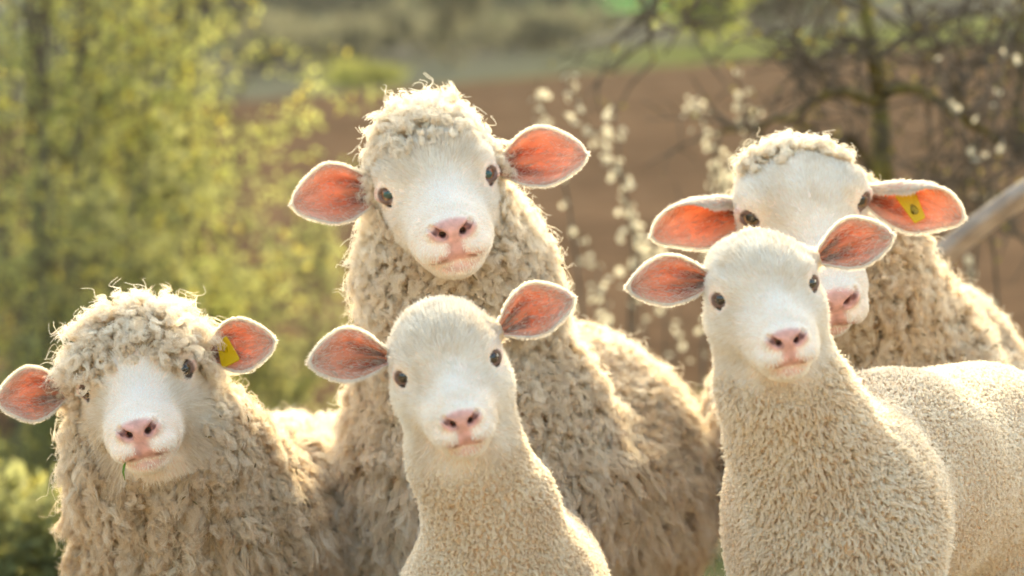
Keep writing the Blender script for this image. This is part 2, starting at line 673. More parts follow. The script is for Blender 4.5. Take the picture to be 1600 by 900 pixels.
# ------------------------------------------------------------------ plants
def tube(pts, radii, sides=6):
    pts = np.asarray(pts, float)
    n = len(pts)
    T = nrm(np.gradient(pts, axis=0))
    a = nrm(np.cross(T, np.array([.13, .92, .37])))
    b = np.cross(T, a)
    ang = np.arange(sides) / sides * 2 * math.pi
    V = pts[:, None] + (a[:, None] * np.cos(ang)[None, :, None] + b[:, None] * np.sin(ang)[None, :, None]) * np.asarray(radii)[:, None, None]
    V = V.reshape(-1, 3)
    Q = []
    for i in range(n - 1):
        for j in range(sides):
            p, q = i * sides + j, i * sides + (j + 1) % sides
            Q.append((p, q, q + sides, p + sides))
    return V, np.array(Q)


def smooth_line(pts, m=6):
    pts = np.asarray(pts, float)
    n = len(pts)
    out = []
    for i in range(n - 1):
        p0, p1, p2, p3 = pts[max(i - 1, 0)], pts[i], pts[i + 1], pts[min(i + 2, n - 1)]
        for k in range(m):
            t = k / m
            out.append(.5 * ((2 * p1) + (-p0 + p2) * t + (2 * p0 - 5 * p1 + 4 * p2 - p3) * t * t + (-p0 + 3 * p1 - 3 * p2 + p3) * t ** 3))
    out.append(pts[-1])
    return np.array(out)


def join(parts):
    V, Q, n = [], [], 0
    for v, q in parts:
        V.append(v)
        Q.append(q + n)
        n += len(v)
    return np.concatenate(V), np.concatenate(Q)


def leaves(C, D, L, Wd, rng):
    """bent diamond leaves: centre C, direction D, length L, width Wd -> V, Q, per-leaf index"""
    n = len(C)
    r = nrm(rng.normal(size=(n, 3)))
    s = nrm(np.cross(D, r))
    up = np.cross(s, D)
    L, Wd = L[:, None], Wd[:, None]
    V = np.stack([C, C + D * L * .45 + s * Wd * .5 + up * Wd * .14, C + D * L, C + D * L * .45 - s * Wd * .5 + up * Wd * .14], 1).reshape(-1, 3)
    Q = np.arange(n * 4).reshape(n, 4)
    return V, Q


def mat_leaf(name):
    m, t, out = new_mat(name)
    a = N(t, 'ShaderNodeAttribute', attribute_name='col')
    d = N(t, 'ShaderNodeBsdfDiffuse')
    tr = N(t, 'ShaderNodeBsdfTranslucent')
    t.links.new(a.outputs['Color'], d.inputs[0])
    t.links.new(a.outputs['Color'], tr.inputs[0])
    ms = N(t, 'ShaderNodeMixShader')
    ms.inputs[0].default_value = .5
    t.links.new(d.outputs[0], ms.inputs[1])
    t.links.new(tr.outputs[0], ms.inputs[2])
    t.links.new(ms.outputs[0], out.inputs[0])
    return m


M_LEAF = mat_leaf('spring_leaf')
M_BARK = mat_plain('grey_bark', (.085, .068, .052), .9, .05, (30, (.15, .122, .095)))
M_MOSS = mat_plain('mossy_bark', (.060, .045, .030), .9, .05, (14, (.15, .125, .030)))
M_PETAL = mat_leaf('petal')


def grow_shrub(rng, root, height, spread, n_stem, n_twig, lean=(0, 0)):
    """stems fanning from the root, twigs along them; returns tube parts and twig end points with directions"""
    tubes, ends = [], []
    for i in range(n_stem):
        a = rng.random() * 6.283
        r = spread * math.sqrt(rng.random())
        top = root + np.array([math.cos(a) * r + lean[0], math.sin(a) * r * .7 + lean[1], height * (.72 + .34 * rng.random())])
        mid = root + (top - root) * .45 + np.array([math.cos(a), math.sin(a), 0]) * r * .12 + rng.normal(size=3) * .06
        ln = smooth_line([root + rng.normal(size=3) * (.20, .14, 0) * spread / .5, mid, top], 7)
        tubes.append(tube(ln, np.linspace(.011, .003, len(ln)) * (height / 2.2), 5))
        for k in range(n_twig):
            t = .12 + .86 * rng.random()
            p = ln[int(t * (len(ln) - 1))]
            d = nrm(np.array([rng.normal(), rng.normal() * .8, .35 + .9 * rng.random()]))
            lt = (.16 + .34 * rng.random()) * height / 2.2
            q = p + d * lt
            q2 = q + nrm(d + rng.normal(size=3) * .6) * lt * .6
            tw = np.array([p, q, q2])
            tubes.append(tube(tw, [.0045, .003, .0015], 4))
            for s_ in np.linspace(.25, 1, 6):
                c = p + (q - p) * min(1, s_ * 1.6) if s_ < .62 else q + (q2 - q) * (s_ - .62) / .38
                ends.append((c, d))
    return tubes, ends


def shrub(name, root, height, spread, n_stem, n_twig, per, leaf, cols, label, cat, group, seed, lean=(0, 0), bark=None):
    rng = np.random.default_rng(seed)
    root = np.asarray(root, float)
    o = tag(empty(name, root), label, cat, group)
    tubes, ends = grow_shrub(rng, root, height, spread, n_stem, n_twig, lean)
    V, Q = join(tubes)
    obj('stems', mesh_np('stems', V - root, Q, None, (bark or M_BARK,)), o)
    E = np.array([e[0] for e in ends])
    Dd = np.array([e[1] for e in ends])
    C = np.repeat(E, per, 0)
    D = nrm(np.repeat(Dd, per, 0) * .5 + rng.normal(size=(len(C), 3)))
    C = C + rng.normal(size=C.shape) * leaf * .9
    keep = hash_noise(C, height * .16, seed) + .75 * rng.random(len(C)) > .02
    C, D = C[keep], D[keep]
    L = leaf * (.6 + .8 * rng.random(len(C)))
    V, Q = leaves(C, D, L, L * .55, rng)
    k = np.clip(.5 + .45 * hash_noise(C, height * .13, seed + 1) + .25 * rng.normal(size=len(C)), 0, 1)[:, None]
    c0, c1 = np.array(cols[0]), np.array(cols[1])
    cc = c0 + (c1 - c0) * k
    if len(cols) > 2:
        sel = (rng.random(len(C)) < .07 + .16 * (hash_noise(C, height * .08, seed + 5) > .45))[:, None]
        cc = np.where(sel, np.array(cols[2]), cc)
    me = mesh_np('foliage', V - root, Q, None, (M_LEAF,), False)
    set_col(me, 'col', np.repeat(cc, 4, 0))
    obj('foliage', me, o)
    return o


def gz(x, y):
    return float(land_z(np.array([x]), np.array([y]))[0])


GREENS = ((.27, .28, .09), (.52, .53, .18), (.58, .48, .08))
DULL = ((.21, .205, .095), (.36, .36, .15), (.46, .40, .10))
for i, (px, d, h, sp, ns, nt_, cols, lb) in enumerate([
        (60, 10.2, 2.9, .62, 15, 17, GREENS, 'tall yellow-green budding shrub at the far left edge behind the shaggy ewe'),
        (215, 10.9, 2.75, .44, 13, 16, GREENS, 'tall yellow-green budding shrub second from the left, reaching the top edge'),
        (300, 10.4, 1.80, .32, 10, 12, GREENS, 'lower yellow-green budding shrub sloping down towards the middle ewe'),
        (430, 9.9, 1.02, .22, 7, 8, DULL, 'small dull green shrub beside the middle ewe, over the back of the shaggy ewe'),
        (0, 5.9, .17, .22, 12, 6, DULL, 'low dull green shrub at the lower left corner beside the shaggy ewe'),
        (160, 8.9, 1.15, .50, 11, 13, DULL, 'low dull green shrub right behind the head of the shaggy ewe')]):
    d, h, sp = d * 1.3, h * 1.3, sp * 1.3
    x = (px - 800) / F * d
    shrub('budding_shrub', (x, d, gz(x, d)), h, sp, ns, nt_, 10, .036, cols, lb, 'shrub', 'budding shrubs at the left', 100 + i)


def flower(c, n, r, rng):
    """five cupped petals"""
    n = nrm(n)
    a = nrm(np.cross(n, rng.normal(size=3)))
    b = np.cross(n, a)
    V, Q = [c], []
    for k in range(5):
        f = k * 1.2566
        d = a * math.cos(f) + b * math.sin(f)
        s = -a * math.sin(f) + b * math.cos(f)
        m = len(V)
        V += [c + d * r * .55 + s * r * .42 + n * r * .22, c + d * r + n * r * .42, c + d * r * .55 - s * r * .42 + n * r * .22]
        Q.append((0, m, m + 1, m + 2))
    return np.array(V), np.array(Q)


def blossom(lines, d0, label, seed, per=.020, r=.0125, name='blossom_shrub', cat='blossom shrub', group='white blossom shrubs'):
    """lines: stems as photo positions at about distance d0, carried on down to one root"""
    rng = np.random.default_rng(seed)
    x0 = np.mean([(l[-1][0] - 800) / F * d0 for l in lines])
    root = np.array([x0, d0, gz(x0, d0)])
    o = tag(empty(name, root), label, cat, group)
    tubes, fl = [], []
    for l in lines:
        dd = d0 + rng.normal() * .22
        pts = [at(px, py, dd + rng.normal() * .04) for px, py in l]
        ln = smooth_line(pts + [root + (pts[-1] - root) * .5 + rng.normal(size=3) * .03, root], 7)
        tubes.append(tube(ln, np.linspace(.0014, .006, len(ln)), 5))
        n_vis = (len(l) - 1) * 7
        seglen = np.linalg.norm(np.diff(ln, axis=0), axis=1)
        for i in range(len(ln) - 1):
            dens = 1.0 if i < n_vis else .18
            for _ in range(rng.poisson(seglen[i] / per * dens * (1.0 + .9 * math.sin(i * 1.3 + seed)) * 1.2)):
                c = ln[i] + (ln[i + 1] - ln[i]) * rng.random() + rng.normal(size=3) * .018
                fl.append(flower(c, nrm(rng.normal(size=3) + np.array([0, -.4, .5])), r * (.75 + .5 * rng.random()), rng))
    V, Q = join(tubes)
    obj('stems', mesh_np('stems', V - root, Q, None, (M_BARK,)), o)
    V, Q = join(fl)
    me = mesh_np('blossoms', V - root, Q, None, (M_PETAL,), False)
    set_col(me, 'col', np.tile((.54, .50, .40), (len(V), 1)))
    obj('blossoms', me, o)


blossom([[(840, 125), (850, 180), (868, 240), (890, 330)], [(878, 118), (905, 172), (938, 225), (962, 262), (985, 330), (1000, 395), (985, 470)],
         [(953, 150), (963, 205), (975, 300), (990, 420)], [(893, 350), (928, 405), (945, 480), (960, 560)]],
        8.2, 'white blossom sprays rising just right of the middle ewe against the brown field', 5)
blossom([[(1088, 155), (1102, 210), (1122, 262), (1126, 330), (1110, 420)], [(1172, 172), (1166, 215), (1140, 265), (1126, 335), (1105, 450)], [(1150, 100), (1160, 170), (1172, 240), (1150, 330)]],
        8.4, 'white blossom sprays just left of the lop-eared ewe', 6)
blossom([[(905, 395), (925, 440), (935, 500), (945, 570)], [(1020, 380), (1030, 440), (1040, 520)], [(985, 420), (1000, 480), (1010, 560)], [(1060, 470), (1058, 520), (1052, 580)], [(880, 460), (905, 520), (930, 600)]],
        9.4, 'low white blossom bush over the back of the middle ewe', 7, .030, .0135)
blossom([[(1440, 62), (1452, 95), (1462, 125), (1500, 190), (1530, 300)], [(1592, 5), (1580, 40), (1560, 140), (1545, 280)], [(1530, 285), (1520, 330), (1512, 400)], [(1500, 400), (1515, 440), (1530, 500)]],
        7.9, 'sparse white blossom twigs at the right above the leaning pole', 8, .10, .015)


# dark fruit tree at the right
def fruit_tree():
    rng = np.random.default_rng(77)
    d0 = 8.4
    root = at(1378, 900, d0)
    root[2] = gz(root[0], d0)
    o = tag(empty('fruit_tree', root), 'dark mossy fruit tree with bare crooked twigs at the top right', 'tree')

    def P(l, dd=0.0):
        return [at(px, py, d0 + dd + .05 * rng.normal()) for px, py in l]
    trunk = [root] + P([(1384, 420), (1380, 260), (1376, 170), (1366, 90), (1352, 20), (1335, -60), (1330, -180)])
    limbs = [
        (P([(1376, 165), (1310, 142), (1245, 165), (1190, 178), (1140, 186)], -.2), .026, .006),
        (P([(1376, 150), (1430, 150), (1485, 172), (1550, 200), (1640, 232)], -.3), .026, .012),
        (P([(1366, 90), (1330, 55), (1290, 60), (1240, 95)], .2), .018, .004),
        (P([(1366, 95), (1420, 60), (1480, 20), (1540, -30)], .1), .020, .008),
        (P([(1485, 172), (1520, 120), (1560, 70), (1620, 20)], -.3), .017, .008),
        (P([(1384, 300), (1350, 240), (1325, 195)], .1), .022, .012),
        (P([(1550, 200), (1520, 260), (1470, 300), (1440, 255)], -.3), .012, .004),
        (P([(1600, 230), (1590, 120), (1605, -20)], .3), .022, .014),
        (P([(1500, 140), (1560, 200), (1625, 260)], -.4), .012, .008),
        (P([(1352, 20), (1290, -20), (1200, -60), (1110, -40), (1085, 40), (1055, 100)], -.1), .018, .005),
        (P([(1110, -40), (1050, -20), (1040, 50), (1052, 105)], .0), .010, .004),
        (P([(1440, 250), (1480, 290), (1530, 330), (1600, 370)], -.1), .012, .008),
        (P([(1420, 60), (1480, 75), (1540, 55), (1610, 70)], .3), .012, .005),
        (P([(1310, 142), (1285, 110), (1255, 90), (1230, 60)], -.2), .009, .003),
    ]
    ln = smooth_line(trunk, 6)
    obj('trunk', mesh_np('trunk', *(lambda vq: (vq[0] - root, vq[1]))(tube(ln, np.interp(np.arange(len(ln)), [0, 12, 30, len(ln) - 1], [.050, .029, .020, .011]), 9)), None, (M_MOSS,)), o)
    tw = []
    for pts, r0, r1 in limbs:
        ln = smooth_line(pts, 7)
        ln = ln + np.cumsum(rng.normal(size=ln.shape) * .006, 0)
        tb = tube(ln, np.linspace(r0, r1, len(ln)) * .64, 7)
        obj('limb', mesh_np('limb', tb[0] - root, tb[1], None, (M_MOSS if r0 > .02 else M_BARK,)), o)
        for k in range(26):
            p = ln[rng.integers(3, len(ln))]
            d = nrm(rng.normal(size=3) * (1, .5, .9) + np.array([0, 0, .12]))
            L = .10 + .24 * rng.random()
            q = p + d * L * .5 + rng.normal(size=3) * .02
            q2 = q + nrm(d + rng.normal(size=3) * .45) * L * .5
            tw.append(tube([p, q, q2], [.0050, .0036, .0016], 4))
            for _ in range(2):
                b = q + (q2 - q) * rng.random()
                e = b + nrm(rng.normal(size=3) * (1, .5, .8)) * L * .35
                tw.append(tube([b, (b + e) / 2 + rng.normal(size=3) * .006, e], [.0028, .002, .001], 4))
    V, Q = join(tw)
    obj('twigs', mesh_np('twigs', V - root, Q, None, (M_BARK,)), o)
    # a few opening buds
    E = V[RNG.integers(0, len(V), 520)]
    D = nrm(rng.normal(size=(len(E), 3)))
    V2, Q2 = leaves(E, D, np.full(len(E), .020), np.full(len(E), .010), rng)
    me = mesh_np('buds', V2 - root, Q2, None, (M_LEAF,), False)
    set_col(me, 'col', np.tile((.26, .22, .05), (len(V2), 1)))
    tag(obj('buds', me, o), kind='stuff')


fruit_tree()


# weathered pole leaning behind the lop-eared ewe
def pole():
    a, b = np.array([-.25, 6.45, -.02]), np.array([2.35, 5.75, 1.915])
    p0 = at(1480, 392, 6.05)
    p1 = at(1600, 302, 5.98)
    d = nrm(p1 - p0)
    a = p0 - d * ((p0[2] + .02) / d[2])
    b = p1 + d * .75
    n = 26
    rng = np.random.default_rng(3)
    up = nrm(np.cross(np.cross(d, (0, 0, 1.0)), d))
    sd = np.cross(d, up)
    prof = np.array([(-1, .55), (-.8, .85), (.8, .9), (1, .5), (.95, -.6), (.7, -.9), (-.75, -.88), (-1, -.5)])
    V = []
    for i in range(n):
        t = i / (n - 1)
        c = a + (b - a) * t + (up * rng.normal() + sd * rng.normal()) * .0025
        w, h = .024 * (1 - .1 * t), .024 * (1 - .1 * t)
        ca, sa = math.cos(.72), math.sin(.72)
        V.append(c + (sd * ca + up * sa) * prof[:, :1] * w + (up * ca - sd * sa) * prof[:, 1:] * h)
    V = np.concatenate(V)
    Q = [(i * 8 + j, i * 8 + (j + 1) % 8, (i + 1) * 8 + (j + 1) % 8, (i + 1) * 8 + j) for i in range(n - 1) for j in range(8)]
    Q += [(3, 2, 1, 0), (7, 6, 5, 4), (7, 4, 3, 0)]
    m = (n - 1) * 8
    Q += [(m, m + 1, m + 2, m + 3), (m + 4, m + 5, m + 6, m + 7), (m, m + 3, m + 4, m + 7)]
    me = mesh_np('wooden_pole', V - a, np.array(Q), None, (mat_plain('weathered_wood', (.33, .28, .24), .85, .1, (22, (.22, .18, .15))),), False)
    tag(obj('wooden_pole', me, None, Vector(a)), 'weathered wooden pole leaning behind the lop-eared ewe at the right edge', 'pole')


pole()


# scrub and trees on the far slope
def far_tree(px, d, h, w, col0, col1, label, seed, cat='tree', n=620):
    rng = np.random.default_rng(seed)
    x = (px - 800) / F * d
    root = np.array([x, d, gz(x, d) - .05])
    o = tag(empty('field_tree', root), label, cat, 'scrub and trees on the far slope')
    tubes = []
    top = root + np.array([rng.normal() * .05 * w, 0, h * .8])
    ln = smooth_line([root, (root + top) / 2 + rng.normal(size=3) * .04 * w, top], 5)
    tubes.append(tube(ln, np.linspace(.05, .012, len(ln)) * h * .6, 6))
    cen = []
    for k in range(9):
        p = ln[rng.integers(3, len(ln))]
        q = p + np.array([rng.normal() * w * .30, rng.normal() * w * .25, h * (.08 + .18 * rng.random())])
        tubes.append(tube([p, (p + q) / 2 + rng.normal(size=3) * .03 * w, q], [.014 * h, .010 * h, .004 * h], 4))
        cen.append(q)
    V, Q = join(tubes)
    obj('trunk', mesh_np('trunk', V - root, Q, None, (M_BARK,)), o)
    cen = np.array(cen)
    C = cen[rng.integers(0, len(cen), n)] + rng.normal(size=(n, 3)) * np.array([w * .17, w * .17, h * .13])
    C[:, 2] = np.maximum(C[:, 2], root[2] + .06 * h)
    L = (.05 + .05 * rng.random(n)) * (h + w)
    V, Q = leaves(C, nrm(rng.normal(size=(n, 3))), L, L * .7, rng)
    k = np.clip(.5 + .5 * hash_noise(C, h * .25, seed) + .2 * rng.normal(size=n), 0, 1)[:, None]
    me = mesh_np('crown', V - root, Q, None, (M_LEAF,), False)
    set_col(me, 'col', np.repeat(np.array(col0) + (np.array(col1) - np.array(col0)) * k, 4, 0))
    obj('crown', me, o)


YG = ((.22, .24, .05), (.34, .36, .08))
GB = ((.085, .083, .052), (.155, .150, .095))
DK = ((.055, .065, .045), (.10, .115, .075))
far_tree(572, 89, .8, 1.9, (.17, .18, .05), (.27, .28, .08), 'bright yellow-green bush at the top left edge of the ploughed field', 201, 'bush')
far_tree(1090, 120, 3.4, 2.6, *YG, 'yellow-green tree on the grass balk at the top, right of the middle', 202)
far_tree(705, 112, 4.2, 1.6, *GB, 'grey-brown bare tree standing upright above the tall ewe', 203)
lab = 'grey-brown leafless scrub on the far slope beyond the ploughed field'
for i, (px, d, h, w) in enumerate([(400, 118, 2.2, 3.6), (470, 126, 2.0, 4.2), (545, 122, 1.7, 3.4), (620, 130, 2.2, 3.6), (660, 138, 1.8, 4.0), (760, 134, 2.0, 3.6), (800, 128, 1.6, 3.2), (860, 126, 1.5, 3.0), (915, 138, 1.5, 4.0), (1180, 150, 3.0, 5.0), (1250, 146, 2.6, 4.2)]):
    far_tree(px, d, h, w, *GB, lab, 210 + i, 'scrub')
lab = 'dark green tree in the wooded belt at the very top of the picture'
for i, (px, d, h, w) in enumerate([(385, 215, 5.5, 8), (455, 205, 4.6, 7), (530, 225, 6, 8), (610, 210, 4.5, 8), (680, 230, 6, 9), (745, 205, 3.8, 7), (815, 200, 3.2, 6), (880, 196, 2.6, 5.5), (1010, 205, 4.5, 8), (1075, 220, 6, 8), (1150, 210, 5.5, 8), (1230, 215, 6, 9), (1310, 205, 5.5, 8), (320, 220, 6, 8), (1400, 220, 6, 8), (1490, 210, 6, 8), (1570, 215, 6, 9)]):
    far_tree(px, d, h, w, *DK, lab, 240 + i)
lab = 'yellow-green tussock of grass and weeds behind the right-hand ewe'
for i, (px, d, h, sp) in enumerate([(1560, 9.4, .55, .22), (1640, 9.0, .62, .25), (1090, 9.8, .40, .25), (1010, 10.2, .42, .28), (560, 10.0, .45, .26), (900, 10.4, .38, .26)]):
    x = (px - 800) / F * d
    lb = ['yellow-green weed clump right of the leaning pole, over the back of the lop-eared ewe', 'yellow-green weed clump at the right edge below the leaning pole', 'dull weed clump in the gap between the middle ewe and the right lamb',
          'dull weed clump low over the back of the middle ewe', 'dull weed clump low between the shaggy ewe and the middle ewe', 'dull weed clump behind the shoulder of the middle ewe'][i]
    shrub('weed_clump', (x, d, gz(x, d)), h, sp, 14, 6, 5, .030, (((.20, .20, .05), (.36, .34, .09)) if i < 2 else ((.14, .12, .06), (.26, .22, .12))), lb, 'weeds', 'weed clumps behind the flock', 300 + i)


# ------------------------------------------------------------------ sheep
GREASE = np.array((0.62, 0.47, 0.36))
SKIN = np.array((0.84, 0.70, 0.60))
PINK = np.array((0.72, 0.36, 0.31))


def leaf_ear(base, tip, width, face, curl, droop=0.0, fold=0.0, point=.6, thick=0.0024, nu=34, nv=21, seed=0):
    """cupped leaf: closed shell from base to tip, opening towards `face`. Returns V, Q, uv, side, axis frame"""
    base, tip = np.asarray(base, float), np.asarray(tip, float)
    ax = tip - base
    L = np.linalg.norm(ax)
    ax = ax / L
    nf = np.asarray(face, float)
    nf = nrm(nf - (nf @ ax) * ax)
    b = np.cross(nf, ax)
    if b[2] < 0:
        b = -b
    u = 1 - (1 - np.linspace(0, 1, nu)) ** 1.5
    v = np.linspace(-1, 1, nv)
    fw = np.interp(u, [0, .08, .2, .35, .5, .63, .75, .84, .90, .94, .97, .988, 1], [.26, .40, .66, .90, 1.0, .98, .88, .75, .62, .50, .37, .23, .03])
    fw = fw * (1 - point * .42 * sstep(.5, 1.0, u))
    hw = width * 0.5 * fw
    al = np.interp(u, [0, .12, .3, .6, 1], [2.9, 2.3, 1.55, 1.1, .7]) * curl        # opening arc of the cross section
    U, Vv = np.meshgrid(u, v, indexing='ij')
    half = np.minimum(al / 2, 1.5)[:, None]
    env = fold * np.interp(u, [0, .15, .45, .8, 1], [.6, 1, 1, .35, 0])[:, None]
    th_ = half * Vv + env * np.clip(Vv + .05, 0, None) ** 1.3
    dv = v[1] - v[0]

    def integ(A):
        I = np.concatenate([np.zeros((nu, 1)), np.cumsum((A[:, 1:] + A[:, :-1]) * .5 * dv, 1)], 1)
        return I - I[:, nv // 2:nv // 2 + 1]
    stretch = (hw / np.maximum(np.sin(half[:, 0]) / half[:, 0], .3))[:, None]
    lat = integ(np.cos(th_)) * stretch
    dep = integ(np.sin(th_)) * stretch
    ridge = (0.0030 * np.cos(Vv * 8.5 + 0.9 * np.sin(U * 5 + seed)) + 0.0016 * np.cos(Vv * 16 + seed + U * 3)) * np.exp(-((U - .25) / .30) ** 2) * np.clip(1.15 - np.abs(Vv), 0, 1)
    wav = 0.0022 * np.sin(U * 7 + seed) * Vv ** 2 + 0.0016 * np.sin(U * 13 + 2 * seed) * np.abs(Vv) ** 3
    axis_c = base[None, None] + ax * (U * L)[..., None] + b * (droop * L * (np.sin(np.pi * U) * 0.5))[..., None]
    Pm = axis_c + b * lat[..., None] + nf * (dep + wav)[..., None]
    dU = np.gradient(Pm, axis=0)
    dV = np.gradient(Pm, axis=1)
    nn = nrm(np.cross(dU, dV))
    if (nn.mean((0, 1)) @ nf) < 0:
        nn = -nn
    th = thick * (0.45 + 0.9 * (1 - U)) * (1 - 0.65 * np.abs(Vv) ** 4)
    inner = Pm + nn * (th * 0.5 + ridge)[..., None]
    outer = Pm - nn * (th * 0.5)[..., None]
    V = np.concatenate([inner.reshape(-1, 3), outer.reshape(-1, 3)])
    idx = np.arange(nu * nv).reshape(nu, nv)
    o = nu * nv
    q = np.stack([idx[:-1, :-1], idx[1:, :-1], idx[1:, 1:], idx[:-1, 1:]], -1).reshape(-1, 4)
    Q = [q, q[:, ::-1] + o]
    for j in (0, nv - 1):
        e = np.stack([idx[:-1, j], idx[1:, j], idx[1:, j] + o, idx[:-1, j] + o], -1)
        Q.append(e if j == nv - 1 else e[:, ::-1])
    e = np.stack([idx[-1, :-1], idx[-1, 1:], idx[-1, 1:] + o, idx[-1, :-1] + o], -1)
    Q.append(e[:, ::-1])
    Q = np.concatenate(Q)
    # make the winding agree with the inner normal
    tq = q[len(q) // 2]
    fn = np.cross(V[tq[2]] - V[tq[0]], V[tq[3]] - V[tq[1]])
    if fn @ nn.reshape(-1, 3)[tq[0]] < 0:
        Q = Q[:, ::-1]
    return dict(V=V, Q=Q, U=np.concatenate([U.ravel()] * 2), W=np.concatenate([Vv.ravel()] * 2),
                inner=np.concatenate([np.ones(o), np.zeros(o)]), P=Pm, n=nn, lat=nrm(dV), axd=nrm(dU), u=u, v=v, hw=hw)


def ball_eye(name, c, look, r, iris, parent, origin, pupil=(0.012, 0.011, 0.010)):
    look = nrm(look)
    up = np.array([0, 0, 1.0])
    sx = nrm(np.cross(up, look))
    up = np.cross(look, sx)
    ns, nr = 40, 28
    V = [look]
    for i in range(1, nr):
        a = math.pi * (i / nr) ** 1.35
        for j in range(ns):
            p = 2 * math.pi * j / ns
            V.append(look * math.cos(a) + (sx * math.cos(p) + up * math.sin(p)) * math.sin(a))
    V.append(-look)
    V = np.array(V)
    tris, quads = [], []
    for j in range(ns):
        tris.append((0, 1 + j, 1 + (j + 1) % ns))
        tris.append((len(V) - 1, 1 + (nr - 2) * ns + (j + 1) % ns, 1 + (nr - 2) * ns + j))
    for i in range(nr - 2):
        for j in range(ns):
            a = 1 + i * ns + j
            b = 1 + i * ns + (j + 1) % ns
            quads.append((a, a + ns, b + ns, b))
    x, y, z = V @ sx, V @ up, V @ look
    ang = np.arccos(np.clip(z, -1, 1))
    pup = (z > 0) & ((x / 0.52) ** 2 + (y / 0.30) ** 2 < 1)
    ir = ang < 0.95
    C = np.where(ir[:, None], np.array(iris) * (0.75 + 0.5 * np.sin(np.arctan2(y, x) * 17)[:, None] * 0.3), np.array((0.16, 0.09, 0.07)))
    C = np.where(pup[:, None], np.array(pupil), C)
    bulge = 1 + 0.09 * np.exp(-(ang / 0.7) ** 2)        # cornea
    me = mesh_np(name, V * (r * bulge)[:, None], quads, tris, (M_EYE,))
    set_col(me, 'col', C)
    return obj(name, me, parent, Vector(c - origin))


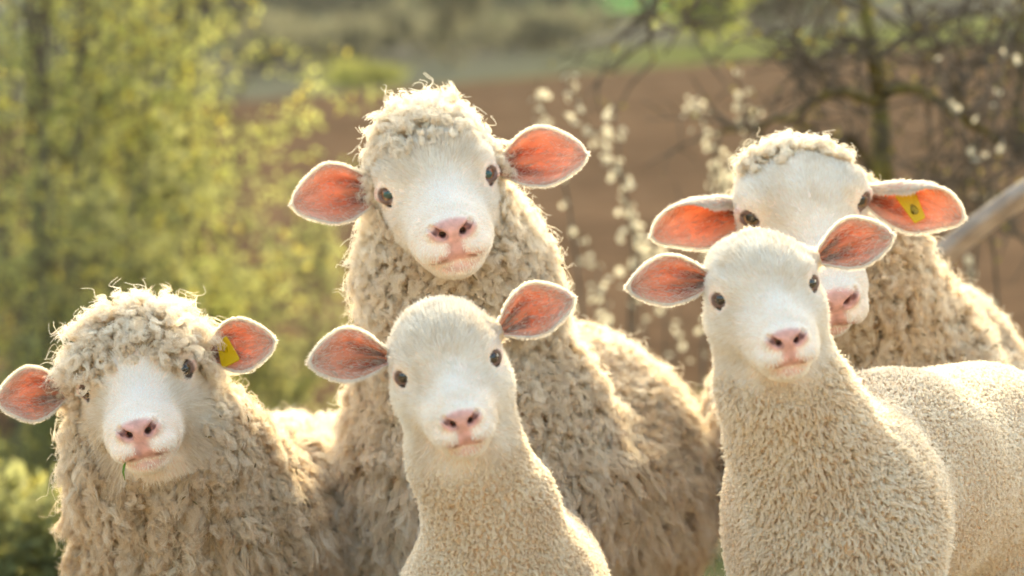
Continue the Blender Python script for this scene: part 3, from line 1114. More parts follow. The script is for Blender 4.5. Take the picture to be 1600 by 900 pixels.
def build_sheep(name, root_xy, H, R, s, neck, trunk, legs, ears, wool, iris, eye_r=0.0160, lid=1.0, fine=0.0027, pupil=(0.012, 0.011, 0.010),
                carve=(), muzzle_w=1.0, crown=1.0, crown_back=1.0, crown_z=0.0, crown_w=1.0, cheek=1.0, eye_x=.0655, eye_w=.0205):
    origin = np.array([root_xy[0], root_xy[1], 0.0])
    H = np.asarray(H) - R @ np.array((0, -.034, .006)) * s          # H was given as the point midway between the eyes
    root = empty(name, origin)

    def T(p):
        return H + R @ (np.asarray(p, float) * s)
    allp = [np.asarray(p[0]) for p in neck + trunk] + [np.asarray(p[1]) for p in neck + trunk]
    allp = np.array(allp)
    lo = np.minimum(allp.min(0) - 0.36, T((0, 0, 0)) - 0.3)
    hi = np.maximum(allp.max(0) + 0.36, T((0, 0, 0)) + 0.3)
    lo[2] = -0.02
    cor = np.array([T((x, y, z)) for x in (-.105, .105) for y in (-.21, .12) for z in (-.115, .115)])
    fl, fh = cor.min(0), cor.max(0)
    fd = Field(lo, hi, fl, fh, fine, 0.017)
    e = lambda c, r, k, sub=False, Rl=None: fd.ell(T(c), np.array(r) * s, R if Rl is None else R @ Rl, k * s, sub)
    co = lambda a, b, ra, rb, k, sub=False: fd.cone(T(a), T(b), ra * s, rb * s, k * s, sub)
    # trunk and neck
    for (a, b, ra, rb, k) in trunk + neck:
        fd.cone(a, b, ra, rb, k)
    # skull
    mw = muzzle_w
    e((0, .045 * crown_back, .016 + crown_z), (.080 * crown_w, .095 * crown_back, .078 * crown), .02)
    e((0, -.012, .020 + crown_z), (.070 * crown_w, .062, .056 * crown), .03)
    co((0, -.005, -.008), (0, -.122, -.044), .060, .040 * mw, .03)
    e((0, -.132, -.056), (.047 * mw, .046, .042), .025)
    e((0, -.170, -.042), (.031 * mw, .021, .021), .014)
    co((0, .02, -.068), (0, -.110, -.082), .052 * (.3 + .7 * cheek), .034 * mw, .025)
    co((0, -.035, .012), (0, -.135, -.030), .034, .024 * mw, .012)                 # nasal bone
    for sx in (-1, 1):
        e((sx * .044 * cheek, .014, -.042), (.043 * cheek, .066, .058), .025)
        e((sx * .056, -.022, .027), (.023, .024, .012), .014)                        # brow
        co((sx * .046 * cheek, -.004, -.034), (sx * .021 * mw, -.122, -.060), .036 * (.4 + .6 * cheek), .027 * mw, .03)   # cheek running down to the lip
        e((sx * .060, -.014, .010), (.024, .034, .025), .018)
        e((sx * .020 * mw, -.158, -.068), (.028 * mw, .031, .021), .010)
        e((sx * .018 * mw, -.174, -.040), (.017 * mw, .017, .015), .008)            # nostril wing
    e((0, -.136, -.094), (.031 * mw, .038, .019), .010)
    # mouth, philtrum, nostrils
    mp = [(-.046, -.140, -.0790), (-.031, -.168, -.0835), (-.013, -.186, -.0815), (0, -.190, -.0785), (.013, -.186, -.0815), (.031, -.168, -.0835), (.046, -.140, -.0790)]
    mp = [(x * muzzle_w, y, z) for x, y, z in mp]
    for a, b in zip(mp[:-1], mp[1:]):
        co(a, b, .0034, .0034, .004, True)
    co((0, -.193, -.049), (0, -.190, -.078), .0028, .0028, .004, True)
    for sx in (-1, 1):
        co((sx * .0070 * mw, -.199, -.0515), (sx * .0165 * mw, -.190, -.0430), .0046, .0058, .003, True)
        co((sx * .0165 * mw, -.190, -.0430), (sx * .0265 * mw, -.1785, -.0325), .0058, .0052, .003, True)
        co((sx * .013 * mw, -.193, -.045), (sx * .013 * mw, -.160, -.042), .0050, .004, .003, True)
    # eyes: sockets and lids
    eyes = []
    for sx in (-1, 1):
        c = np.array((sx * eye_x, -.0285, .004))
        dr = nrm(np.array((sx * .60, -.79, .10)))
        hx = nrm(np.cross(dr, (0, 0, 1.0))) * (1 if sx > 0 else 1)
        up = nrm(np.cross(hx, dr))
        if up[2] < 0:
            up = -up
        fd.ell(T(c + dr * .004), np.array((eye_r, eye_r, eye_r)) * 1.10 * s, None, .003 * s, True)
        ring = []
        eye_side = 1 if hx[0] * sx > 0 else -1
        for q in range(17):
            f = q / 16 * 2 * math.pi
            v_ = math.sin(f)
            ring.append(c + dr * (.0105 - .0045 * abs(math.cos(f)) ** 2) + hx * (eye_w * math.cos(f)) + up * ((.0110 if v_ > 0 else .0105) * v_ * lid + .0012 * math.cos(f) * eye_side))
        for a, b in zip(ring[:-1], ring[1:]):
            th = .0040
            co(a, b, th, th, .005)
        eyes.append((c, dr, ring))
    for kind, a, b, ra, rb, k in carve:
        fd.cone(a, b, ra, rb, k, True)
    for sx, ed in zip((-1, 1), ears):                                                # root of the ear grows out of the skull
        b_, t_ = np.asarray(ed['base']), np.asarray(ed['tip'])
        fd.cone(T((sx * .060 * crown_w, .040 * crown_back, .020 + crown_z * 1.5)), b_ - (t_ - b_) * .03 + np.array((0, .009, 0)), .027 * s, .0105 * s, .022 * s)
    # legs
    for (hip, knee, hock, foot, r0, r1, r2) in legs:
        fd.cone(hip, knee, r0, r1, .04)
        fd.cone(knee, hock, r1, r2, .02)
        fd.cone(hock, foot, r2, r2 * .9, .012)
        fd.cone(np.array(foot) + (0, -.008, -.012), np.array(foot) + (0, -.03, -.040), r2 * 1.05, r2 * 1.25, .008)
    V, Q = fd.extract()
    lp = ((V - H) @ R) / s
    d_head = np.linalg.norm(lp / np.array((.12, .22, .13)), axis=1)
    V = relax(V, Q, sstep(0.95, 1.3, d_head) * 0.9 + 0.12, 3)
    lp = ((V - H) @ R) / s
    Nv = vert_normals(V, Q)
    x, y, z = lp.T
    ax = np.abs(x)

    def blob(c, r, soft=0.35):
        q = np.sqrt(((ax - c[0]) / r[0]) ** 2 + ((y - c[1]) / r[1]) ** 2 + ((z - c[2]) / r[2]) ** 2)
        return 1 - sstep(1 - soft, 1 + soft, q)
    nose = blob((0, -.188, -.040), (.033 * mw, .022, .0165), .22)
    nose = np.maximum(nose, blob((0, -.191, -.062), (.012, .016, .020), .5))
    lips = np.maximum(blob((.010, -.186, -.078), (.024 * mw, .020, .0075), .6), blob((0, -.172, -.093), (.027 * mw, .028, .0075), .6) * .8)
    rim = np.zeros(len(V))
    wetrim = np.zeros(len(V))
    pinkeye = np.zeros(len(V))
    for (c, dr, ring) in eyes:
        dd = np.min([np.linalg.norm(lp - p, axis=1) for p in ring], axis=0)
        rim = np.maximum(rim, 1 - sstep(.0045, .0085, dd))
        de = np.linalg.norm(lp - (c + dr * .004), axis=1)
        wetrim = np.maximum(wetrim, 1 - sstep(eye_r * 1.06, eye_r * 1.20, de))
        inn = c + np.array((-np.sign(c[0]) * .013, -.015, -.014))
        pinkeye = np.maximum(pinkeye, (1 - sstep(.006, .017, np.linalg.norm(lp - inn, axis=1))))
    deep = np.zeros(len(V))
    for sx in (-1, 1):
        for pc, rr_ in (((.0115 * mw, -.192, -.0475), .0052), ((.0215 * mw, -.182, -.0380), .0062), ((.013 * mw, -.175, -.044), .009)):
            deep = np.maximum(deep, 1 - sstep(rr_ * .75, rr_ * 1.25, np.linalg.norm(lp - np.array((sx * pc[0], pc[1], pc[2])), axis=1)))
    mouth = np.zeros(len(V))
    for a, b in zip(mp[:-1], mp[1:]):
        a, b = np.array(a), np.array(b)
        h = np.clip(((lp - a) @ (b - a)) / ((b - a) @ (b - a)), 0, 1)
        mouth = np.maximum(mouth, 1 - sstep(.0026, .0052, np.linalg.norm(lp - a - (b - a) * h[:, None], axis=1)))
    wl = wool['mask'](x, y, z, V)
    eye_d = np.min([np.linalg.norm(lp - (c + dr * .008), axis=1) for c, dr, _ in eyes], axis=0)
    wl = np.clip(wl, 0, 1) * sstep(.016, wool.get('eye_wool', .026), eye_d)
    pinkness = np.clip(nose + lips * .85, 0, 1)
    if wool.get('lump'):
        lm = .62 * hash_noise(V, .085, 71) + .38 * hash_noise(V, .042, 72)
        lm = np.where(lm > 0, lm * .7, lm * 1.25)
        V = V + Nv * (wl * lm * wool['lump'] * sstep(.02, .12, np.linalg.norm(lp - np.array((0, -.06, -.03)), axis=1) - .08))[:, None]
        Nv = vert_normals(V, Q)
    C = np.tile(SKIN, (len(V), 1))
    C = C + (np.array(wool.get('under', GREASE)) - C) * sstep(0.2, 0.8, wl)[:, None]
    mott = 0.85 + 0.22 * hash_noise(V, 0.006, 3) + .1 * hash_noise(V, .002, 4)
    C = C + (PINK * mott[:, None] - C) * (pinkness * .9)[:, None]
    C = C + (np.array((0.52, 0.26, 0.21)) - C) * (rim * .75)[:, None]
    C = C + (np.array((0.72, 0.42, 0.36)) - C) * (pinkeye * .7 * (1 - rim))[:, None]
    C = C + (np.array((0.10, 0.055, 0.045)) - C) * np.clip(wetrim * .9, 0, 1)[:, None]
    C = C + (np.array((0.20, 0.085, 0.07)) - C) * (deep * .9)[:, None]
    C = C + (np.array((0.30, 0.14, 0.11)) - C) * (mouth * .8)[:, None]
    hoof = 1 - sstep(.035, .05, V[:, 2])
    C = C + (np.array((0.06, 0.05, 0.04)) - C) * hoof[:, None]
    thin = np.zeros(len(V))
    wet = np.clip(pinkness * .8 + wetrim + rim * .4, 0, 1)
    bare = np.clip(nose * 1.2 + lips * .8 + rim * .9 + wetrim * 2 + deep + mouth * 1.2 + pinkeye * 1.0, 0, 1)
    near_eye = np.min([np.linalg.norm(lp - (c + dr * .008), axis=1) for c, dr, _ in eyes], axis=0)
    near_lip = np.min([np.linalg.norm(lp - np.array(p), axis=1) for p in mp], axis=0)
    shorten = .25 + .75 * np.minimum(sstep(.018, wool.get('eye_clear', .036), near_eye), sstep(.004, .016, near_lip))
    # ears, welded into the same skin mesh
    AV, AQ, AC, AT, AW = [V], [Q], [C], [thin], [wet]
    base_n = len(V)
    ear_d = []
    for i, ed in enumerate(ears):
        E = leaf_ear(seed=i * 2.1 + s * 9, **ed)
        ear_d.append(E)
        red = np.array((0.74, 0.31, 0.19))
        pale = np.array((0.92, 0.68, 0.56))
        edge = sstep(.50, 1.0, np.abs(E['W'])) * .5 + sstep(.45, 1.0, E['U']) * .5
        edge = np.clip(edge, 0, 1)
        cc = red + (pale - red) * edge[:, None]
        vein = 0.82 + .22 * hash_noise(np.stack([E['U'] * 1.2, E['W'] * 2.4, E['U'] * 0 + i], 1), .28, 5 + i) \
            + .12 * hash_noise(np.stack([E['U'] * 2, E['W'] * 5, E['U'] * 0 + i], 1), .22, 9 + i)
        cc = cc * vein[:, None]
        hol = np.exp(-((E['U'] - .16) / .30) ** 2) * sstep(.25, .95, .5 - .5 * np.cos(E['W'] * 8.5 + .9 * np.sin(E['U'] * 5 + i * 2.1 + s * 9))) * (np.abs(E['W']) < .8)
        cc = cc * (1 - np.array((.48, .66, .68)) * hol[:, None])  # shade in the hollows between the ridges, painted into the colour
        back = np.array((0.90, 0.70, 0.60))
        cc = np.where(E['inner'][:, None] > .5, cc, back)
        AV.append(E['V'])
        AQ.append(E['Q'] + base_n)
        base_n += len(E['V'])
        AC.append(cc)
        AT.append(np.where(E['inner'] > .5, .36, .58) * (1 - .5 * np.exp(-(E['U'] / .08) ** 2)))
        AW.append(np.full(len(E['V']), .15))
    VV, QQ = np.concatenate(AV), np.concatenate(AQ)
    me = mesh_np('body', VV - origin, QQ, None, (M_SKIN,))
    set_col(me, 'col', np.concatenate(AC))
    set_float(me, 'thin', np.concatenate(AT))
    set_float(me, 'wet', np.concatenate(AW))
    obj('body', me, root)
    for (c, dr, ring) in eyes:
        cw = T(c + dr * .0005)
        look = nrm(R @ dr) * .75 + nrm(np.array([0, 0, CAM_Z]) - cw) * .9
        ball_eye('eye', cw, look, eye_r * s, iris, root, origin, pupil)

    # ---------------- short hair on face, legs
    face_w = np.clip(1 - wl, 0, 1) * (1 - bare)
    P, Nn, (xx, yy, zz, wlp, shp) = scatter(V, Q, Nv, face_w, wool.get('face_n', 520000), (x, y, z, wl, shorten))
    n = len(P)
    loc = np.stack([xx, yy, zz], 1)
    flow = loc - np.array((0, -.20, -.03)) + np.array(wool.get('whorl', (0, 0, 0)))
    flow[:, 2] -= .5 * sstep(-.02, -.08, zz) * .1
    flow = nrm(flow @ (R.T))
    flow = nrm(flow - (flow * Nn).sum(1, keepdims=True) * Nn)
    cl = hash_noise(P, .011, 21)[:, None] * np.cross(Nn, flow) * .55 + RNG.normal(size=(n, 3)) * .22
    dirn = nrm(Nn * wool.get('face_lift', .55) + flow * 1.0 + cl)
    muz = 1 - sstep(-.13, -.04, yy)
    long_ = wool.get('face_len', lambda x, y, z: 0 * x + .0085)(xx, yy, zz)
    Lh = long_ * shp * (1 - .55 * muz) * (.6 + .7 * RNG.random(n))
    t = np.linspace(0, 1, 4)
    Ph = P[:, None] - Nn[:, None] * .0006 + dirn[:, None] * (Lh[:, None] * t)[..., None] + flow[:, None] * (Lh[:, None] * .45 * t ** 2)[..., None]
    Ph[..., 2] -= (Lh[:, None] * .12 * t ** 2)
    tint = np.clip(.80 + .20 * RNG.normal(size=n) + .30 * hash_noise(P, .030, 8) + .16 * hash_noise(P, .009, 9)
                   - .24 * sstep(.0, .07, zz) - .25 * sstep(-.06, -.10, zz) * sstep(-.14, -.08, yy) + (wool['face_tint'](xx, yy, zz) if 'face_tint' in wool else 0), 0, 1)
    strands('short_hair', Ph, (np.array([.00042, .0004, .00032, .00012]) * wool.get('face_rad', 1.0)), tint, M_FACE_HAIR, root, origin)

    # ---------------- ear hair: back of the ear, rim fringe, a few dark ones inside that paint hair shadows
    EP, ER, ET = [], [], []
    for i, E in enumerate(ear_d):
        Pm, nn, lat, axd = E['P'], E['n'], E['lat'], E['axd']
        nu, nv = Pm.shape[:2]
        def grid(fu, fv, A):
            fu = 1 - (1 - np.clip(fu, 0, 1)) ** (2 / 3)          # the rings crowd towards the tip
            a, b = np.clip(fu * (nu - 1), 0, nu - 1.001), np.clip(fv * (nv - 1), 0, nv - 1.001)
            i0, j0 = a.astype(int), b.astype(int)
            a, b = (a - i0)[:, None], (b - j0)[:, None]
            return A[i0, j0] * (1 - a) * (1 - b) + A[i0 + 1, j0] * a * (1 - b) + A[i0, j0 + 1] * (1 - a) * b + A[i0 + 1, j0 + 1] * a * b
        sc_ = s ** .5
        # rim
        for side in (0.0, 1.0):
            m = 2300
            fu = RNG.random(m) ** .85
            fv = np.abs(side - np.abs(RNG.normal(0, .035, m)).clip(0, .2))
            p, l_, a_, n_ = (grid(fu, fv, A) for A in (Pm, lat, axd, nn))
            sgn = 1 if side else -1
            tipw = sstep(.72, .98, fu)[:, None]
            d = nrm(l_ * sgn * (1.0 - .25 * tipw) + a_ * (.45 + 1.1 * tipw) - n_ * (.15 + .5 * RNG.random((m, 1))) + RNG.normal(size=(m, 3)) * .22)
            Lr = (.0022 + .0043 * RNG.random(m)) * sc_ * (0.6 + .6 * sstep(0, .25, fu))
            EP.append(p[:, None] + d[:, None] * (Lr[:, None] * t)[..., None])
            ER.append(np.tile(np.array([.0004, .0004, .0003, .0001]), (m, 1)))
            ET.append(np.clip(.92 + .08 * RNG.normal(size=m), 0, 1))
        # back
        m = 5200
        fu, fv = RNG.random(m) ** 1.25, RNG.random(m)
        p, a_, n_ = (grid(fu, fv, A) for A in (Pm, axd, nn))
        d = nrm(a_ * 1.0 - n_ * .35 + RNG.normal(size=(m, 3)) * .2)
        Lr = (.006 + .005 * RNG.random(m)) * sc_
        EP.append(p[:, None] - n_[:, None] * .0012 + d[:, None] * (Lr[:, None] * t)[..., None])
        ER.append(np.tile(np.array([.00035, .00033, .00026, .0001]), (m, 1)))
        ET.append(np.clip(.9 + .1 * RNG.normal(size=m), 0, 1))
        # inside: dark strands painting hair shadows along the hollows near the base, pale down towards the rim
        m = 130
        fu = np.abs(RNG.normal(.12, .20, m)).clip(0, .8)
        lane = np.array([.22, .38, .52, .68])[RNG.integers(0, 4, m)]
        fv = np.clip(lane + RNG.normal(0, .035, m) + (fu - .2) * .12, .03, .97)
        p, a_, n_ = (grid(fu, fv, A) for A in (Pm, axd, nn))
        d = nrm(a_ * 1.0 + n_ * .22 + RNG.normal(size=(m, 3)) * .25)
        Lr = (.007 + .007 * RNG.random(m)) * sc_
        EP.append(p[:, None] + n_[:, None] * .0016 + d[:, None] * (Lr[:, None] * t)[..., None])
        ER.append(np.tile(np.array([.0004, .0004, .0003, .0001]), (m, 1)))
        ET.append(np.clip(.15 + RNG.random(m) * .5, 0, 1))
        m = 500
        fu, fv = .05 + .9 * RNG.random(m), RNG.random(m)
        p, a_, n_ = (grid(fu, fv, A) for A in (Pm, axd, nn))
        d = nrm(a_ + n_ * .3 + RNG.normal(size=(m, 3)) * .3)
        EP.append(p[:, None] + n_[:, None] * .0014 + d[:, None] * ((.004 + .004 * RNG.random(m))[:, None] * t)[..., None])
        ER.append(np.tile(np.array([.00028, .00026, .0002, .0001]), (m, 1)))
        ET.append(np.clip(.75 + .2 * RNG.normal(size=m), 0, 1))
    strands('ear_hair', np.concatenate(EP), np.concatenate(ER), np.concatenate(ET), M_EAR_HAIR, root, origin)

    # ---------------- wool
    ww = np.clip(wl, 0, 1)
    sp = wool['spacing']
    P, Nn, (xx, yy, zz, wlp, tor) = scatter(V, Q, Nv, ww, 2.2 / sp ** 2, (x, y, z, wl, V[:, 2]))
    k = thin_out(P, sp)
    P, Nn, xx, yy, zz, wlp = P[k], Nn[k], xx[k], yy[k], zz[k], wlp[k]
    L = wool['len'](xx, yy, zz, P) * (.65 + .55 * RNG.random(len(P))) * (.45 + .55 * wlp)
    L = L * (1 + .30 * hash_noise(P, .07, 31))
    fl = None
    if 'flow' in wool:
        fl = wool['flow'](P, Nn, xx, yy, zz)
        fl = fl - (fl * Nn).sum(1, keepdims=True) * Nn
    # locks gather round bigger bunches, which part the fleece into lumps
    bs = wool.get('bunch', .05)
    cellc = (np.floor(P / bs) + .5) * bs + np.stack([hash_noise(np.floor(P / bs) * 3.7, .9, q) for q in (41, 42, 43)], 1) * bs * .4
    pull = cellc - P
    pull = pull - (pull * Nn).sum(1, keepdims=True) * Nn
    if fl is None:
        g = np.array([0, 0, -1.0])
        fl = g - (Nn @ g)[:, None] * Nn
    fl = fl + pull / bs * wool.get('gather', .9)
    ns, seg = wool['ns'], wool['seg']
    lean = wool['lean'](P) if callable(wool['lean']) else np.full(len(P), wool['lean'])
    cap = np.clip(L / np.median(L), .3, 1.6)
    Qs, Rw = locks(P, Nn, L, ns, wool['spread'], wool['curl'], wool['turns'], lean, seg, wool['rad'],
                   wool.get('tip', .45), fl, wool.get('frizz', 0), wool.get('wob', 1.0), wool.get('tuck', 0))
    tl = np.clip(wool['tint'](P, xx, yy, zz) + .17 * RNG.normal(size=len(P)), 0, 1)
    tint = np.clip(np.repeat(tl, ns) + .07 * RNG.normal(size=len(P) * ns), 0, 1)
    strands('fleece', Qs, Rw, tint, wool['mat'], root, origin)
    print(name, 'verts', len(VV), 'face', n, 'locks', len(P), 'strands', len(P) * ns)
    return root, ear_d, T


def leg4(fx, fy, bx, by, z0, spread_f, spread_b, dirv, r=1.0):
    """two fore and two hind legs: (hip, knee, hock, foot, radii)"""
    d = nrm(np.array([dirv[0], dirv[1], 0.0]))
    n = np.array([-d[1], d[0], 0.0])
    L = []
    for sg in (-1, 1):
        h = np.array([fx, fy, z0]) + n * spread_f * sg
        L.append((h, h + (0, 0, -z0 * .46) + d * .0, h * (1, 1, 0) + (0, 0, z0 * .22) - d * .012, h * (1, 1, 0) + (0, 0, .05) - d * .01, .062 * r, .034 * r, .023 * r))
        h = np.array([bx, by, z0]) + n * spread_b * sg
        L.append((h, h + (0, 0, -z0 * .36) - d * .05, h * (1, 1, 0) + (0, 0, z0 * .42) + d * .05, h * (1, 1, 0) + (0, 0, .05) + d * .035, .085 * r, .045 * r, .024 * r))
    return L


def ear_tag(root, E, fu, fv, size, spin, lean, mat, stud_mat):
    """plastic tag pinned through the ear: bevelled plate, neck and stud"""
    Pm, nn, lat, axd = E['P'], E['n'], E['lat'], E['axd']
    i, j = int(np.argmin(np.abs(E['u'] - fu))), int(fv * (Pm.shape[1] - 1))
    c, n, a = Pm[i, j], nn[i, j], axd[i, j]
    n = nrm(n + np.array([0, -1.0, 0]) * .9 + np.array(lean))
    a = nrm(a - (a @ n) * n)
    b = np.cross(n, a)
    cs, sn = math.cos(spin), math.sin(spin)
    a, b = a * cs + b * sn, b * cs - a * sn
    w, h, t = size
    prof = []
    for (sx, sy) in ((1, 1), (-1, 1), (-1, -1), (1, -1)):
        wy = w * (1.0 if sy < 0 else .62)
        for k in range(4):
            f = math.atan2(sy, sx) - math.pi / 4 + k / 3 * math.pi / 2
            r = .2 * w
            prof.append((sx * (wy - r) + r * math.cos(f), sy * (h - r) + r * math.sin(f)))
    prof = np.array(prof)
    m = len(prof)
    base = c + n * .0075
    rings = []
    for (sc_, dz) in ((.93, 0), (1, t * .25), (1, t * .75), (.93, t)):
        bend = n[None] * (prof[:, 1:] / h) ** 2 * .0022
        rings.append(base + a * prof[:, :1] * sc_ + b * prof[:, 1:] * sc_ + n * dz + bend)
    V = np.concatenate(rings + [base[None], (base + n * t)[None]])
    Q, T_ = [], []
    for r in range(3):
        for k in range(m):
            Q.append((r * m + k, r * m + (k + 1) % m, (r + 1) * m + (k + 1) % m, (r + 1) * m + k))
    for k in range(m):
        T_.append((4 * m, (k + 1) % m, k))
        T_.append((4 * m + 1, 3 * m + k, 3 * m + (k + 1) % m))
    org = np.array(root.location)
    o = obj('ear_tag', mesh_np('ear_tag', V - org, Q, T_, (mat,), False), root)
    vs_, qs_ = tube([c - n * .004, base, base + b * h * .35 + n * t * 1.0, base + b * h * .35 + n * (t + .003), base + b * h * .35 + n * (t + .0035)], [.004, .004, .0062, .0055, .0005], 12)
    obj('stud', mesh_np('stud', vs_ - org, qs_, None, (stud_mat,)), o)
    return o


def straw_bits(root, spots, rng, size=.010):
    """bits of straw and dirt caught in the fleece"""
    parts = []
    for p in spots:
        d = nrm(rng.normal(size=3) * (1, .4, 1))
        L = size * (.4 + rng.random())
        parts.append(tube([p - d * L * .5, p + rng.normal(size=3) * L * .08, p + d * L * .5], [.0008, .0013, .0005], 5))
    V, Q = join(parts)
    tag(obj('straw_bits', mesh_np('straw_bits', V - np.array(root.location), Q, None, (M_STRAW,)), root), kind='stuff')


M_STRAW = mat_plain('straw_and_dirt', (.16, .115, .06), .9, .05, (200, (.30, .23, .11)))
M_TAG = mat_plain('yellow_tag', (.72, .50, .012), .42, .4, None, .25)
M_TAG_DARK = mat_plain('worn_yellow_tag', (.55, .40, .03), .5, .3, (90, (.26, .20, .05)), .2)
M_GRASS_BLADE = mat_plain('grass_blade', (.16, .30, .04), .5, .3, None, .3)


def wool_mask_ewe(front, top, jaw=.02):
    def f(x, y, z, V):
        nz = .010 * hash_noise(V, .018, 11) + .006 * hash_noise(V, .007, 12)
        a = sstep(front - .012, front + .014, y + nz + .55 * np.clip(-.015 - z, 0, .09))
        b = sstep(top - .010, top + .012, z + nz * 1.2 + .25 * np.clip(y, -.05, .05)) * sstep(-.075, -.05, y)
        far = sstep(.15, .2, np.sqrt(x ** 2 + y ** 2 + z ** 2))
        far = far * sstep(-.05, .0, y + .6 * np.clip(-z - .1, 0, 1))
        under = sstep(-.118, -.130, z + .35 * np.clip(-.02 - y, 0, 1) + nz * .6)
        m = np.maximum(np.maximum(np.maximum(a, b), far), under * sstep(-.13, -.10, y))
        return m * sstep(.30, .38, V[:, 2])
    return f


def low_nap(x, y, z, P):
    return np.full(len(P), .010)



# --- the tall ewe standing in the middle
ewe_len = lambda x, y, z, P: np.where((z > .03) & (y > -.08) & (y < .12), .026 + .022 * sstep(.06, .09, z), .038 + .016 * sstep(.62, .45, P[:, 2]))
CX = dict(
    mask=wool_mask_ewe(.006, .056), under=(.50, .38, .25), spacing=.0082, ns=19, seg=11, spread=.0050, curl=.0062, turns=1.9, lean=lambda P: .40 + .60 * sstep(.66, .45, P[:, 2]),
    rad=.00038, tip=.42, frizz=.0017, bunch=.042, gather=1.5, wob=1.8, tuck=.30, lump=.024,
    len=ewe_len,
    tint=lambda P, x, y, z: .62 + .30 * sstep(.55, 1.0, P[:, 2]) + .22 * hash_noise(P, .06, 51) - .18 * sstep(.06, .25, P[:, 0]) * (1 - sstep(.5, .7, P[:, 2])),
    mat=M_EWE_WOOL, face_n=420000, face_len=lambda x, y, z: .0075 + .010 * sstep(.01, .05, z))
tall, _, _ = build_sheep(
    'sheep', (.0, 4.5), at(684, 287, 4.0), rot(3.5, 10, 12), 1.0,
    neck=[((-.10, 4.06, .885), (-.085, 4.14, .79), .075, .118, .04), ((-.085, 4.14, .79), (-.06, 4.27, .62), .118, .165, .05)],
    trunk=[((-.035, 4.34, .46), (.02, 4.55, .425), .225, .26, .08), ((.02, 4.55, .425), (.08, 4.98, .42), .26, .25, .05)],
    legs=leg4(-.02, 4.36, .06, 5.02, .40, .10, .11, (.08, 1)),
    ears=[dict(base=at(588, 304, 4.06), tip=at(459, 318, 4.03), width=.084, face=(.12, -1, .16), curl=1.0, droop=.10),
          dict(base=at(782, 264, 4.06), tip=at(914, 241, 4.03), width=.082, face=(-.12, -1, .12), curl=1.0, droop=.08)],
    wool=CX, iris=(.20, .09, .035), pupil=(.008, .050, .042), muzzle_w=1.04, lid=.74, cheek=.80,
    carve=[('c', at(765, 545, 4.06), at(905, 574, 4.2), .032, .020, .03)])
tag(tall, 'tall woolly ewe with raised head standing in the middle behind the front lamb', 'sheep', 'sheep in the flock')

# --- the shaggy ewe at the left, wool down over its eyes
DX = dict(CX)
DX.update(
    mask=wool_mask_ewe(.012, .012), curl=.0062, len=lambda x, y, z, P: np.where((z > -.02) & (y < .12), .024 + .030 * sstep(.02, .06, np.abs(x)) + .010 * sstep(.03, .07, z), .040),
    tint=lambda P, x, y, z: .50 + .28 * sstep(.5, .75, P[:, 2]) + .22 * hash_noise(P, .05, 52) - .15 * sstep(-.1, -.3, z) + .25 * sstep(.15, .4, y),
    face_len=lambda x, y, z: .007 + .012 * sstep(.030, .055, np.abs(x)) * sstep(-.13, -.07, y), face_lift=.42, eye_clear=.060, eye_wool=.034, face_tint=lambda x, y, z: -.40 * sstep(.034, .052, np.abs(x)) * sstep(-.13, -.08, y))
shaggy, shaggy_ears, shaggy_T = build_sheep(
    'sheep', (-.42, 4.4), at(213, 592, 3.9), rot(2, 10, 13), .94,
    neck=[((-.51, 3.965, .60), (-.49, 4.02, .53), .085, .115, .04), ((-.49, 4.02, .53), (-.46, 4.12, .40), .12, .155, .05)],
    trunk=[((-.455, 4.13, .36), (-.43, 4.3, .35), .155, .180, .06), ((-.43, 4.3, .35), (-.36, 4.78, .345), .180, .178, .05)],
    legs=leg4(-.45, 4.16, -.36, 4.8, .32, .08, .09, (.1, 1), .85),
    ears=[dict(base=at(103, 612, 3.955), tip=at(-1, 626, 3.93), width=.072, face=(.15, -1, .10), curl=1.0, droop=.05),
          dict(base=at(330, 552, 3.955), tip=at(426, 533, 3.93), width=.070, face=(-.2, -1, -.12), curl=1.15, droop=.10)],
    wool=DX, iris=(.10, .06, .03), lid=.48, cheek=.88, muzzle_w=.98)
tag(shaggy, 'shaggy ewe at far left, curly fleece over its eyes, yellow ear tag', 'sheep', 'sheep in the flock')

# --- the lop-eared ewe behind the right lamb
EX = dict(CX)


def e_mask(x, y, z, V):
    nz = .012 * hash_noise(V, .02, 13)
    cap = sstep(.012, .020, z + nz) * sstep(.006, .020, y + nz * .8) * (1 - sstep(.058, .070, np.abs(x)))
    body = sstep(.060, .090, y + .30 * np.clip(-z - .05, 0, 1) + nz)
    under = sstep(-.104, -.118, z + .35 * np.clip(-.02 - y, 0, 1) + nz * .6) * sstep(-.11, -.07, y)
    return np.maximum(np.maximum(cap, body), under) * sstep(.30, .38, V[:, 2])


